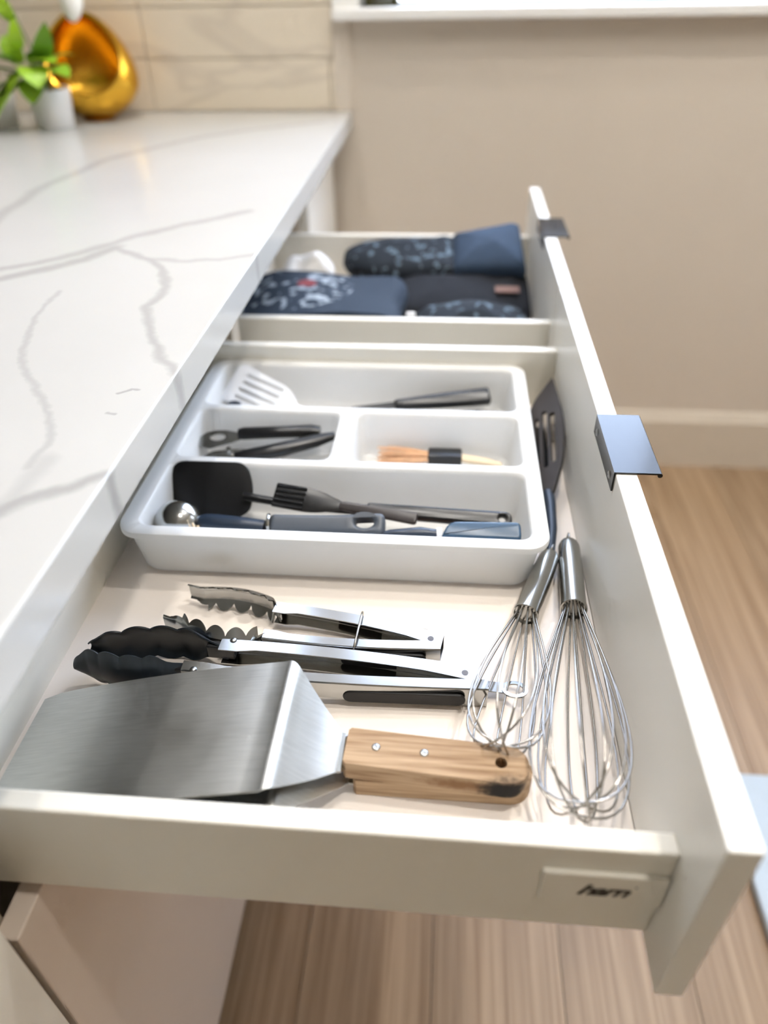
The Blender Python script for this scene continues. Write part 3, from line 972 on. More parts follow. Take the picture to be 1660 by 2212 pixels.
turner('turner', 'wide steel turner lying on top, beech handle with a burn mark and two rivets',
       (-0.0905, 0.2500, 0.3622, ZB + 0.0125), (0.1195, 0.2590, 0.3690, ZB + 0.0640), (0.1600, 0.2960, 0.3285, ZB + 0.0330),
       ((0.1640, 0.3150, 0.0300, ZB + 0.0295), (0.2955, 0.3070, 0.0305, ZB + 0.0280)), 'beech_burnt')
turner('turner', 'second steel turner underneath, only its plain beech handle and neck showing',
       (-0.0800, 0.2470, 0.3560, ZB + 0.0035), (0.1200, 0.2530, 0.3600, ZB + 0.0440), (0.1665, 0.3010, 0.3330, ZB + 0.0115),
       ((0.1700, 0.3155, 0.032, ZB + 0.0091), (0.3000, 0.3150, 0.032, ZB + 0.0091)), 'beech', False)

# ------------------------------------------------------------------ tongs
def tongs(name, label, hinge, arms, head_style, arm_h, zc, zh, grip, ring=None, loop_at=None):
    """arms: list of (start, end, side, head_len, head_dir) in plan; side = +1 if the outer face looks to +y"""
    t = thing(name, label, 'tongs', (hinge[0], hinge[1], ZB))
    for (s, e, side, hl, bend) in arms:
        s = Vector((s[0], s[1], zc)); e = Vector((e[0], e[1], zh if side < 0 or head_style == 'steel' else zh - 0.0030))
        d = (e - s); Ln = d.length; d.normalize()
        out = Vector((-d.y, d.x, 0)).normalized()
        if out.y * side < 0: out = -out
        up = Vector((0, 0, 1))
        # U channel: flange depth and height vary along the arm
        rows = []
        n = 14
        for i in range(n + 1):
            q = i / n
            hh = arm_h * (1.0 - 0.22 * q) / 2
            dp = (0.0130 if side > 0 else 0.0100) * (1 - 0.2 * q)
            if q > 0.9: dp *= 1.25
            if q < 0.2 and side > 0: dp *= 1.0 + 0.25 * (1 - q / 0.2)
            c_ = s + d * (Ln * q) + out * (0.0035 * math.sin(PI * q))
            rows.append([c_ + out * 0.005 - out * dp + up * hh, c_ + out * 0.0043 + up * hh, c_ + out * 0.005 + up * (hh - 0.0008),
                         c_ + out * 0.005 - up * (hh - 0.0008), c_ + out * 0.0043 - up * hh, c_ + out * 0.005 - out * dp - up * hh])
        bm = BM(); sheet(bm, rows, 0.0009)
        arm = obj('arm', bm, 'steel_polished', t, True, 30)
        # black grip inlay on the outer face
        g0, g1 = grip
        bm = BM()
        gl = g1 - g0
        gh = arm_h * 0.30
        ol = []
        for cx, a0 in ((gl - gh, -PI / 2), (gh, PI / 2)):
            for i in range(9):
                a = a0 + PI * i / 8
                ol.append((cx + gh * math.cos(a), gh * math.sin(a)))
        mid = s + d * (g0) + out * (0.0056 + 0.0035 * math.sin(PI * (g0 + gl / 2) / Ln))
        M = Matrix(((d.x, 0, out.x, mid.x), (d.y, 0, out.y, mid.y), (0, 1, 0, mid.z), (0, 0, 0, 1)))
        add_prism(bm, ol, -0.001, 0.0016, M, 0.0007)
        obj('grip', bm, 'rubber_grip', arm)
        # head shell
        rows = []
        nu, nv = 72, 12
        base = e - d * 0.006
        d = Vector((d.x, d.y, 0)).normalized()
        for i in range(nu + 1):
            u = i / nu
            ang = bend * u
            # path curving inwards toward the tip
            c_ = base + d * (hl * u) - out * (hl * 0.5 * ang * u) + out * (0.010 * math.sin(PI * min(1, u * 1.15)) * 0.8)
            if head_style == 'nylon':
                bh = 0.0070 + (0.0092 if side > 0 else 0.0120) * min(1, u / 0.30) ** 1.3
                if u > 0.55: bh *= max(0.10, math.sqrt(max(0, 1 - ((u - 0.55) / 0.46) ** 2.6)))
                sc = abs(math.sin(PI * (u * 5.2 + 0.1))) ** 0.8
                scal = 0.0042 * sc * max(0, min(1, (u - 0.14) / 0.1, (0.97 - u) / 0.12))
                dep = 0.0085 * min(1, u / 0.2) * (1 - 0.5 * u)
            else:
                bh = 0.0062 + 0.0050 * min(1, u / 0.14) * (1 - 0.35 * max(0, (u - 0.35) / 0.65))
                sc = abs(math.sin(PI * (u * 5.6 - 0.1))) ** 0.6
                scal = 0.0085 * sc if 0.11 < u < 0.97 else 0.0
                if u > 0.80: scal *= 0.35
                dep = 0.0090 * min(1, u / 0.12) * (1 - 0.25 * u)
            row = []
            if head_style == 'steel':
                k_ = min(1, u / 0.14)
                web = 0.0050 + 0.0030 * k_ * (1 - 0.3 * u)
                wing = 0.0026 + (0.0088 * abs(math.sin(PI * (u * 5.6 - 0.1))) ** 0.62 if 0.10 < u < 0.93 else 0.0)
                if u > 0.80: wing = 0.0026 + (wing - 0.0026) * 0.4
                o1 = dep - 0.004
                for q_, w_ in ((1, 1), (0.55, 1), (0.0, 1)):
                    row.append(c_ + out * (o1 - 0.80 * wing * q_) + up * (web + 0.62 * wing * q_))
                row.append(c_ + out * o1)
                for q_ in (0.0, 0.55, 1):
                    row.append(c_ + out * (o1 - 0.80 * wing * q_) - up * (web + 0.62 * wing * q_))
                rows.append(row)
                continue
            for j in range(nv + 1):
                v = -1 + 2 * j / nv
                edge = bh + scal
                if head_style == 'nylon':
                    off = dep * (1 - abs(v) ** 2.2)
                else:
                    off = dep * (1 - max(0, (abs(v) - 0.5) / 0.5) ** 1.2)
                lift = 0.0 if head_style == 'nylon' else 0.0
                row.append(c_ + out * (off - 0.004) + up * (v * edge + lift))
            rows.append(row)
        bm = BM(); sheet(bm, rows, 0.0013)
        hd = obj('head', bm, 'nylon_head' if head_style == 'nylon' else 'steel', t, True, 50)
        if head_style == 'nylon':
            bm = BM()
            c_ = e - d * 0.010 + out * 0.004
            add_lathe(bm, [(0, 0.0014), (0.0022, 0.0012), (0.0032, 0.0), (0, 0)], (c_.x, c_.y, e.z + arm_h * 0.385), 16)
            obj('rivet', bm, 'screw_steel', arm, True)
            bm = BM(); add_box(bm, (-0.012, -0.0045, -arm_h * 0.33), (0.012, 0.0035, arm_h * 0.33), 0.001, 1,
                               Matrix(((d.x, out.x, 0, e.x), (d.y, out.y, 0, e.y), (0, 0, 1, e.z), (0, 0, 0, 1))))
            obj('socket', bm, 'nylon_black', t)
        else:
            # pressed channel on the outside of the steel head
            bm = BM()
            pts = []
            for i in range(9):
                u = 0.12 + 0.72 * i / 8
                pts.append(base + d * (hl * u) - out * (hl * 0.5 * bend * u * u) + out * (0.010 * math.sin(PI * min(1, u * 1.15)) * 0.8 + 0.0090 * (1 - 0.25 * u) - 0.0042))
            rows = [[p_ - up * 0.0042, p_ + up * 0.0042] for p_ in pts]
            sheet(bm, rows, 0.0010)
            obj('pressed_rib', bm, 'steel_polished', hd)
    # hinge block and pin
    h = Vector((hinge[0], hinge[1], zc))
    bm = BM(); add_tube(bm, [h - Vector((0, 0, arm_h * 0.53)), h + Vector((0, 0, arm_h * 0.55))], 0.0028, 14)
    obj('hinge_pin', bm, 'pin_dark', t, True, 40)
    if ring:
        (rx, ry), rr = ring
        bm = BM()
        z = zc - 0.002
        ol = [(rr * math.cos(2 * PI * i / 32), rr * math.sin(2 * PI * i / 32)) for i in range(32)]
        hl_ = [(rr * 0.66 * math.cos(2 * PI * i / 32), rr * 0.66 * math.sin(2 * PI * i / 32)) for i in range(32)]
        M = Matrix.Translation(Vector((rx, ry, z))) @ Matrix.Rotation(math.radians(-14), 4, 'X')
        add_prism(bm, ol, -0.0007, 0.0007, M, 0.0, [hl_])
        pr = obj('pull_ring', bm, 'steel', t)
        bm = BM()
        add_box(bm, (0, -0.0055, -0.0007), ((Vector((rx, ry)) - Vector((hinge[0], hinge[1]))).length - rr * 0.8, 0.0055, 0.0007), 0.0003, 1,
                frame((hinge[0], hinge[1], z), (rx - hinge[0], ry - hinge[1], 0)))
        obj('lock_tab', bm, 'steel', pr)
    if loop_at:
        (ax, ay), (bx, by) = loop_at
        bm = BM()
        cx_, cy_ = (ax + bx) / 2, (ay + by) / 2
        hd_ = Vector((bx - ax, by - ay, 0)); half = hd_.length / 2; hd_.normalize()
        pts = []
        for i in range(28):
            a = 2 * PI * i / 28
            k = math.copysign(abs(math.cos(a)) ** 0.5, math.cos(a)); m_ = math.copysign(abs(math.sin(a)) ** 0.5, math.sin(a))
            pts.append(Vector((cx_, cy_, zc + 0.005)) + hd_ * (k * half) + Vector((0.15, 0, 1)).normalized() * (m_ * arm_h * 0.62))
        add_tube(bm, pts, 0.0011, 8, closed=True)
        obj('locking_loop', bm, 'steel_wire', t, True)
    return t

tongs('tongs', 'long tongs with black scalloped nylon heads, black grips and a pull ring',
      (0.2515, 0.4010),
      [((0.2630, 0.4040), (0.0440, 0.4140), 1, 0.122, 0.10), ((0.2700, 0.3905), (0.0200, 0.3850), -1, 0.100, 0.02)],
      'nylon', 0.0215, ZB + 0.0112, ZB + 0.0240, (0.018, 0.118), ring=((0.2930, 0.3975), 0.0108))
tongs('tongs', 'shorter all-steel tongs held by a wire loop, behind the black-headed tongs',
      (0.2222, 0.4395),
      [((0.2330, 0.4415), (0.0800, 0.4675), 1, 0.096, -0.10), ((0.2310, 0.4330), (0.0760, 0.4325), -1, 0.100, 0.34)],
      'steel', 0.0185, ZB + 0.0100, ZB + 0.0160, (0.012, 0.100), loop_at=((0.1560, 0.4210), (0.1590, 0.4660)))

# ------------------------------------------------------------------ whisks
def whisk(label, p_end, p_fer, p_tip, R, hr, n_loops, spin):
    p_end, p_fer, p_tip = Vector(p_end), Vector(p_fer), Vector(p_tip)
    t = thing('whisk', label, 'whisk', (p_fer.x, p_fer.y, ZB), 'steel balloon whisks in the long drawer')
    d = (p_fer - p_end); hl = d.length
    bm = BM()
    add_lathe(bm, [(0.0, 0.0), (hr * 0.45, 0.0002), (hr * 0.78, 0.003), (hr * 0.93, 0.009), (hr, hl * 0.4), (hr * 1.0, hl - 0.003), (hr * 1.06, hl - 0.0026),
                   (hr * 1.06, hl), (hr * 0.96, hl + 0.0004), (hr * 0.90, hl - 0.002), (0.0, hl - 0.002)], p_end, 32, axis=d)
    obj('handle', bm, 'steel_handle', t, True, 35)
    # hanging eye at the far end
    M = frame(p_end, -d)
    bm = BM()
    add_tube(bm, [M @ Vector((0.006 + 0.0075 * math.cos(2 * PI * i / 20), 0, 0.0055 * math.sin(2 * PI * i / 20))) for i in range(20)], 0.0011, 8, closed=True)
    obj('hanging_eye', bm, 'steel_wire', t, True)
    ax = (p_tip - p_fer); L0 = ax.length
    ref = Vector((0, 0, 1)); z = ax.normalized(); x = (ref - z * ref.dot(z)).normalized(); y = z.cross(x)
    r0 = hr * 0.72
    for k in range(n_loops):
        an = PI * k / n_loops + spin
        L = L0 * (1.0 - 0.018 * ((k * 3) % n_loops) / n_loops * 2)
        Rk = R * (1 - 0.03 * (k % 3))
        side = []
        for i in range(19):
            q = i / 18
            c = [(0.0, r0), (0.5 * L, 0.86 * Rk), (1.0 * L, 1.62 * Rk), (L, 0.0)]
            w = [(1 - q) ** 3, 3 * q * (1 - q) ** 2, 3 * q * q * (1 - q), q ** 3]
            side.append((sum(w[m_] * c[m_][0] for m_ in range(4)), sum(w[m_] * c[m_][1] for m_ in range(4))))
        path = [(-0.002, r0 * 0.9)] + side
        pts = []
        for (a_, r_) in path: pts.append((a_, r_))
        for (a_, r_) in reversed(path[:-1]): pts.append((a_, -r_))
        rad = x * math.cos(an) + y * math.sin(an)
        bm = BM()
        perp = z.cross(rad); off = R * (0.20 if k % 2 else -0.16) * (0.6 + 0.4 * math.sin(k * 2.1))
        add_tube(bm, [p_fer + z * a_ + rad * r_ + perp * (off * max(0, a_ / L) ** 2) for a_, r_ in pts], 0.00092, 6)
        obj('wire', bm, 'steel_wire', t, True)
    return t
whisk('larger balloon whisk lying along the drawer front on the right', (0.3585, 0.5870, ZB + 0.0125), (0.3500, 0.4830, ZB + 0.0205), (0.3265, 0.2700, ZB + 0.0440), 0.0375, 0.0115, 8, 0.22)
whisk('smaller balloon whisk lying across the end of the black-headed tongs', (0.3375, 0.5640, ZB + 0.0160), (0.3055, 0.4700, ZB + 0.0240), (0.2745, 0.3170, ZB + 0.0460), 0.0325, 0.0110, 6, 0.35)

# ------------------------------------------------------------------ things in the tray, front compartment
def plate_outline(pts, r, n=5):
    """round the corners of a polygon"""
    out = []
    k = len(pts)
    rs = r if isinstance(r, (list, tuple)) else [r] * k
    for i in range(k):
        p = Vector(pts[i]); a = (Vector(pts[i - 1]) - p); b_ = (Vector(pts[(i + 1) % k]) - p)
        rr = min(rs[i], a.length * 0.49, b_.length * 0.49)
        a.normalize(); b_.normalize()
        p0 = p + a * rr; p1 = p + b_ * rr
        for j in range(n + 1):
            q = j / n
            out.append(tuple((p0 * (1 - q) ** 2 + p * 2 * q * (1 - q) + p1 * q * q)))
    return out

# black spatula leaning against the divider
t = thing('spatula', 'matte black spatula with a broad rounded head leaning in the tray', 'spatula', (0.10, 0.610, TF0))
M = frame((0.028, 0.6190, ZB + 0.0310), (1, -0.035, 0.0), (0.05, -0.80, 0.60))
bm = BM(); add_prism(bm, plate_outline([(-0.094, -0.020), (-0.094, 0.036), (-0.010, 0.038), (-0.002, 0.010), (-0.004, -0.014), (-0.030, -0.030)], [0.006, 0.016, 0.014, 0.01, 0.008, 0.01]), -0.002, 0.002, M, 0.0012)
obj('head', bm, 'silicone_black', t, True, 40)
bm = BM()
add_tube(bm, [(0.016, 0.618, ZB + 0.034), (0.045, 0.613, ZB + 0.033), (0.09, 0.607, ZB + 0.032), (0.155, 0.603, ZB + 0.0325)], [0.0055, 0.0050, 0.0055, 0.007], 12, squash=0.8)
hd = obj('neck', bm, 'nylon_black', t, True, 40)
M = frame((0.150, 0.6015, ZB + 0.0345), (1, -0.055, -0.01), (0, -0.45, 0.9))
bm = BM(); add_prism(bm, plate_outline([(0, -0.007), (0.150, -0.0088), (0.150, 0.0088), (0, 0.007)], [0.004, 0.0085, 0.0085, 0.004]), -0.005, 0.005, M, 0.003,
                     [[(0.140 + 0.0035 * math.cos(2 * PI * i / 16), 0.0035 * math.sin(2 * PI * i / 16)) for i in range(16)]])
obj('handle', bm, 'nylon_black', t, True, 40)

# black slotted fork-like turner
t = thing('slotted_server', 'black ribbed server with a grey-brown handle lying behind the grey handle', 'server', (0.12, 0.62, TF0))
M = frame((0.0520, 0.6100, ZB + 0.0440), (0.0712, -0.012, -0.003), (0, -0.51, 0.86))
bm = BM()
add_prism(bm, plate_outline([(0.0, -0.0135), (0.046, -0.0135), (0.076, -0.004), (0.076, 0.004), (0.046, 0.0135), (0.0, 0.0135)], [0.002, 0.014, 0.003, 0.003, 0.014, 0.002]), -0.0018, 0.0012, M, 0.0008)
obj('head', bm, 'nylon_black', t, True, 40)
for k in range(5):
    yy = -0.0112 + k * 0.0056
    bm = BM(); add_box(bm, (0.001, yy - 0.0016, 0.0010), (0.034, yy + 0.0016, 0.0032), 0.0008, 1, M)
    obj('rib', bm, 'nylon_black', t)
M2 = M @ Matrix.Translation(Vector((0.072, 0, 0)))
bm = BM(); add_prism(bm, plate_outline([(0, -0.0045), (0.082, -0.0065), (0.082, 0.0065), (0, 0.0045)], 0.004), -0.003, 0.004, M2, 0.002)
obj('handle', bm, 'plastic_brown', t, True, 40)

# ice cream scoop
t = thing('ice_cream_scoop', 'ice cream scoop with a shiny steel bowl and dark navy handle at the tray front', 'scoop', (0.0, 0.57, TF0))
bm = BM()
R_ = 0.0245
prof = [(R_ * math.sin(a), -R_ * math.cos(a)) for a in [PI * 0.62 * i / 12 for i in range(13)]]
prof += [((R_ - 0.0012) * math.sin(a), -(R_ - 0.0012) * math.cos(a)) for a in [PI * 0.62 * i / 12 for i in range(12, -1, -1)]]
add_lathe(bm, prof, (-0.0405, 0.5700, ZB + 0.0320), 32, axis=(0.30, -0.35, -0.88))
obj('bowl', bm, 'steel_polished', t, True, 50)
bm = BM(); add_tube(bm, [(-0.022, 0.570, ZB + 0.0335), (-0.012, 0.5695, ZB + 0.0330), (0.0, 0.569, ZB + 0.0325), (0.030, 0.5675, ZB + 0.0315), (0.050, 0.5665, ZB + 0.031)],
                    [0.007, 0.0105, 0.0112, 0.0108, 0.0098], 18)
obj('handle', bm, 'plastic_navy', t, True, 40)
bm = BM()
for k in range(3):
    add_tube(bm, [Vector((-0.026 + 0.0045 * k, 0.5585 + 0.001 * k, ZB + 0.046 - 0.004 * k)), Vector((-0.022 + 0.0045 * k, 0.554, ZB + 0.036 - 0.004 * k)), Vector((-0.018 + 0.0045 * k, 0.5535, ZB + 0.026))], 0.0014, 8)
obj('release_bands', bm, 'brush_wood', t, True)

# grey handled peeler with a hanging hole
t = thing('peeler', 'grey plastic handled peeler with a hanging hole near its end', 'peeler', (0.11, 0.57, TF0))
M = frame((0.0560, 0.5690, ZB + 0.0345), (1, 0.012, 0.03), (0, -0.5, 0.85))
bm = BM(); add_prism(bm, plate_outline([(0, -0.0105), (0.06, -0.0095), (0.1165, -0.0125), (0.1165, 0.0125), (0.06, 0.0095), (0, 0.0105)], [0.005, 0.03, 0.008, 0.008, 0.03, 0.005]), -0.0085, 0.0085, M, 0.0048,
                     [[(0.096 + 0.0095 * math.cos(2 * PI * i / 20), 0.002 + 0.0058 * math.sin(2 * PI * i / 20)) for i in range(20)]], 4)
obj('handle', bm, 'plastic_grey', t, True, 40)
bm = BM(); add_lathe(bm, [(0.0, -0.001), (0.0125, -0.001), (0.0128, 0.0005), (0.0118, 0.002), (0.0, 0.002)], M @ Vector((-0.002, 0, 0)), 24, axis=(1, 0.1, 0.0))
obj('collar', bm, 'steel_polished', t, True, 40)
bm = BM(); add_prism(bm, plate_outline([(-0.03, -0.004), (0, -0.004), (0, 0.004), (-0.03, 0.004)], 0.003), -0.018, -0.0168, M)
obj('blade', bm, 'steel', t)

# teal handle with slim stem
t = thing('kitchen_tool', 'tool with a blue-grey handle and slim dark stem at the right tray front', 'kitchen tool', (0.26, 0.56, TF0))
M = frame((0.2280, 0.5630, ZB + 0.0365), (1, 0.014, 0.02), (0, -0.3, 0.95))
bm = BM(); add_prism(bm, plate_outline([(0, -0.008), (0.078, -0.0105), (0.078, 0.0105), (0.008, 0.0105)], [0.004, 0.006, 0.006, 0.009]), -0.0095, 0.0095, M, 0.003, (), 3)
obj('handle', bm, 'plastic_teal', t, True, 40)
bm = BM(); add_tube(bm, [M @ Vector((-0.004, 0, 0)), M @ Vector((0.001, 0, 0))], 0.0068, 16)
obj('collar', bm, 'white_nylon', t, True, 40)
bm = BM(); add_tube(bm, [M @ Vector((-0.064, -0.003, -0.003)), M @ Vector((-0.05, -0.002, -0.001)), M @ Vector((-0.02, 0, 0)), M @ Vector((-0.003, 0, 0))], [0.004, 0.0065, 0.0075, 0.005], 14)
obj('stem', bm, 'plastic_navy', t, True, 40)
# wooden spoon showing as a brown strip
t = thing('wooden_spoon', 'reddish wooden spoon handle lying low in the front compartment', 'spoon', (0.2, 0.575, TF0))
bm = BM(); add_tube(bm, [(0.085, 0.588, TF0 + 0.006), (0.17, 0.580, TF0 + 0.0105), (0.26, 0.576, TF0 + 0.016), (0.29, 0.575, TF0 + 0.016)], [0.0045, 0.005, 0.0055, 0.005], 12)
obj('handle', bm, 'spoon_wood', t, True, 40)
bm = BM(); add_tube(bm, [(0.05, 0.590, TF0 + 0.0045), (0.062, 0.590, TF0 + 0.005), (0.075, 0.589, TF0 + 0.0055), (0.088, 0.588, TF0 + 0.006)], [0.004, 0.012, 0.012, 0.0045], 14, squash=0.35)
obj('bowl', bm, 'spoon_wood', t, True, 40)

# ------------------------------------------------------------------ middle compartments
t = thing('can_opener', 'steel can opener with two black handles in the middle left compartment', 'can opener', (0.02, 0.73, TF0))
M = frame((-0.048, 0.7290, ZB + 0.034), (1, 0.12, 0.0), (0, -0.35, 0.93))
bm = BM()
ol = plate_outline([(-0.022, -0.004), (-0.008, 0.012), (0.012, 0.014), (0.034, 0.008), (0.034, -0.002), (0.012, -0.008), (-0.006, -0.014)], [0.004, 0.01, 0.01, 0.003, 0.003, 0.01, 0.008])
hole = [(0.006 + 0.0095 * math.cos(2 * PI * i / 20), 0.003 + 0.0055 * math.sin(2 * PI * i / 20)) for i in range(20)]
add_prism(bm, ol, -0.001, 0.0012, M, 0.0, [hole])
obj('jaw', bm, 'steel', t, True, 40)
bm = BM(); add_prism(bm, plate_outline([(-0.016, -0.022), (0.0, -0.012), (0.042, -0.010), (0.044, -0.022), (0.01, -0.030)], 0.006), -0.008, -0.0062, M)
obj('lower_jaw', bm, 'steel', t, True, 40)
bm = BM(); add_lathe(bm, [(0, -0.006), (0.0085, -0.006), (0.0085, 0.006), (0.003, 0.022), (0, 0.022)], M @ Vector((0.020, -0.014, -0.022)), 18, axis=M.to_3x3() @ Vector((0, 0, 1)))
obj('cutting_wheel', bm, 'steel', t)
bm = BM(); add_tube(bm, [(-0.018, 0.7390, ZB + 0.037), (-0.012, 0.7395, ZB + 0.0375), (0.03, 0.7425, ZB + 0.039), (0.070, 0.745, ZB + 0.0405), (0.080, 0.745, ZB + 0.0405)], [0.008, 0.0095, 0.009, 0.0095, 0.007], 14, squash=0.75)
obj('handle', bm, 'nylon_black', t, True, 40)
bm = BM(); add_tube(bm, [(-0.012, 0.694, ZB + 0.033), (0.0, 0.6965, ZB + 0.0335), (0.04, 0.709, ZB + 0.036), (0.078, 0.725, ZB + 0.0395), (0.099, 0.735, ZB + 0.0410)], [0.0075, 0.0098, 0.0105, 0.0095, 0.006], 14, squash=0.75)
obj('handle', bm, 'nylon_black', t, True, 40)

t = thing('pastry_brush', 'pastry brush with pale tan bristles and a black ferrule in the middle right compartment', 'brush', (0.22, 0.70, TF0))
bm = BM()
for k in range(150):
    a = random.uniform(0, 2 * PI); q = math.sqrt(random.random())
    p0 = Vector((0.215, 0.7330 + 0.0075 * q * math.cos(a), ZB + 0.0165 + 0.0045 * q * math.sin(a)))
    ln_ = random.uniform(0.050, 0.066)
    p1 = Vector((0.215 - ln_, 0.7290 + 0.019 * q * math.cos(a) + random.uniform(-.002, .002), ZB + 0.0175 + 0.010 * q * math.sin(a)))
    add_tube(bm, [p0, (p0 + p1) / 2 + Vector((0, 0, 0.001)), p1], [0.0008, 0.0007, 0.0004], 4)
o = obj('bristles', bm, 'bristle', t); o['kind'] = 'stuff'
bm = BM(); add_box(bm, (0.210, -0.0100, -0.0075), (0.250, 0.0100, 0.0075), 0.0025, 2, Matrix.Translation(Vector((0.0, 0.7330, ZB + 0.0170))))
obj('ferrule', bm, 'nylon_black', t, True, 40)
bm = BM(); add_tube(bm, [(0.246, 0.7330, ZB + 0.0165), (0.26, 0.7325, ZB + 0.015), (0.280, 0.731, ZB + 0.013), (0.297, 0.7295, ZB + 0.010)], [0.006, 0.0065, 0.006, 0.004], 14, squash=0.7)
obj('handle', bm, 'brush_wood', t, True, 40)

# ------------------------------------------------------------------ back compartment
t = thing('slotted_turner', 'glossy white slotted turner head tilted in the back compartment', 'turner', (0.0, 0.84, TF0))
M = frame((-0.010, 0.8395, ZB + 0.036), (0.92, -0.34, -0.22), (0.10, -0.62, 0.78))
ol = plate_outline([(-0.050, -0.030), (-0.050, 0.030), (0.030, 0.022), (0.048, 0.008), (0.048, -0.008), (0.030, -0.022)], [0.012, 0.012, 0.01, 0.005, 0.005, 0.01])
slots = []
for yy in (-0.017, -0.006, 0.005, 0.016):
    slots.append(rrect(-0.034, yy - 0.0022, 0.022, yy + 0.0022, 0.002, 3))
bm = BM(); add_prism(bm, ol, -0.0014, 0.0014, M, 0.0, slots)
obj('head', bm, 'white_nylon', t, True, 40)
bm = BM(); add_tube(bm, [M @ Vector((0.044, 0, 0)), (0.055, 0.822, ZB + 0.020), (0.085, 0.813, ZB + 0.015), (0.125, 0.800, ZB + 0.0115)], [0.006, 0.0055, 0.0065, 0.006], 12)
obj('handle', bm, 'white_nylon', t, True, 40)
t = thing('bottle_stopper', 'small dark blue stopper in the back left corner of the tray', 'stopper', (-0.046, 0.818, TF0))
bm = BM(); add_lathe(bm, [(0, 0), (0.008, 0), (0.009, 0.004), (0.0085, 0.012), (0.0105, 0.016), (0.0105, 0.024), (0.008, 0.028), (0, 0.029)], (-0.0465, 0.8300, TF0), 24)
obj('cap', bm, 'plastic_navy', t, True, 40)
def knife(label, p0, p1, r):
    t = thing('paring_knife', label, 'knife', (p0[0], p0[1], TF0))
    p0, p1 = Vector(p0), Vector(p1)
    M = frame(p0, p1 - p0, (0, -0.4, 0.9)); Ln = (p1 - p0).length
    bm = BM(); add_prism(bm, plate_outline([(0, -r * 0.55), (Ln * 0.5, -r), (Ln, -r * 1.15), (Ln, r * 1.0), (Ln * 0.5, r * 0.85), (0, r * 0.5)], [0.003, 0.03, 0.004, 0.004, 0.03, 0.003]), -r * 0.62, r * 0.62, M, r * 0.35, (), 3)
    obj('handle', bm, 'nylon_black', t, True, 40)
    bm = BM(); add_prism(bm, [(0.001, -r * 0.5), (0.001, r * 0.45), (-0.05, r * 0.35), (-0.075, -r * 0.1), (-0.05, -r * 0.5)], -0.0007, 0.0007, M)
    obj('blade', bm, 'nylon_black', t)
knife('black handled paring knife resting highest in the back compartment', (0.163, 0.8360, ZB + 0.0280), (0.286, 0.8600, ZB + 0.0320), 0.0105)
knife('lower black handled knife lying in front of the other in the back compartment', (0.190, 0.8230, ZB + 0.0150), (0.275, 0.8300, ZB + 0.0160), 0.0095)
t = thing('clip', 'short black clip at the right end of the back compartment', 'clip', (0.28, 0.812, TF0))
bm = BM(); add_prism(bm, plate_outline([(0.2790, 0.820), (0.2990, 0.823), (0.3000, 0.835), (0.2790, 0.834)], 0.004), TF0 + 0.0002, TF0 + 0.022, None, 0.002)
obj('body', bm, 'nylon_black', t, True, 40)

# ------------------------------------------------------------------ long black utensils between tray and drawer front
t = thing('slotted_spoon', 'dark grey slotted serving spoon standing on edge between tray and drawer front', 'spoon', (0.35, 0.72, ZB))
M = frame((0.3500, 0.7600, ZB + 0.033), (0.06, 1.0, 0.10), (-0.55, -0.05, 0.83))
ol = plate_outline([(-0.105, -0.006), (-0.105, 0.006), (-0.055, 0.020), (0.02, 0.026), (0.075, 0.019), (0.118, -0.012), (0.02, -0.024), (-0.055, -0.020)], [0.004, 0.004, 0.02, 0.03, 0.02, 0.004, 0.03, 0.02])
slots = [rrect(-0.055, -0.0125, 0.040, -0.0055, 0.003, 3), rrect(-0.060, -0.0025, 0.050, 0.0045, 0.003, 3), rrect(-0.050, 0.0085, 0.040, 0.0140, 0.0025, 3)]
bm = BM(); add_prism(bm, ol, -0.0022, 0.0022, M, 0.0, slots)
obj('head', bm, 'plastic_brown', t, True, 40)
bm = BM(); add_tube(bm, [M @ Vector((-0.100, 0, 0)), (0.3445, 0.640, ZB + 0.022), (0.3425, 0.60, ZB + 0.020), (0.3365, 0.560, ZB + 0.016)], [0.006, 0.0055, 0.005, 0.0045], 12, squash=0.7)
obj('handle', bm, 'plastic_navy', t, True, 40)
t = thing('serving_fork', 'blue-black flat server half hidden under the tray lip beside the slotted spoon', 'server', (0.345, 0.75, ZB))
M = frame((0.3425, 0.7150, ZB + 0.008), (0.0, 1.0, 0.05), (0.2, -0.05, 0.95))
bm = BM(); add_prism(bm, plate_outline([(-0.06, -0.007), (-0.06, 0.007), (0.0, 0.014), (0.10, 0.013), (0.10, -0.013), (0.0, -0.014)], [0.004, 0.004, 0.02, 0.008, 0.008, 0.02]), -0.0015, 0.0015, M, 0.0008)
obj('head', bm, 'nylon_head', t, True, 40)
bm = BM(); add_tube(bm, [M @ Vector((-0.055, 0, 0)), (0.3415, 0.63, ZB + 0.005), (0.3395, 0.58, ZB + 0.004)], [0.005, 0.0045, 0.0035], 12)
obj('handle', bm, 'nylon_head', t, True, 40)
t = thing('bench_scraper', 'small flat steel scraper peeking out under the smaller whisk handle', 'scraper', (0.318, 0.515, ZB))
M = frame((0.3160, 0.5140, ZB + 0.0022), (0.30, 0.95, 0.0), (0, 0, 1))
bm = BM(); add_prism(bm, plate_outline([(-0.026, -0.007), (0.026, -0.007), (0.026, 0.009), (-0.020, 0.009)], 0.003), -0.0008, 0.0006, M)
obj('plate', bm, 'steel', t)
bm = BM(); add_tube(bm, [M @ Vector((0.026, -0.007, 0.002)), M @ Vector((0.026, 0.009, 0.002))], 0.0028, 10)
obj('grip', bm, 'plastic_navy', t, True)

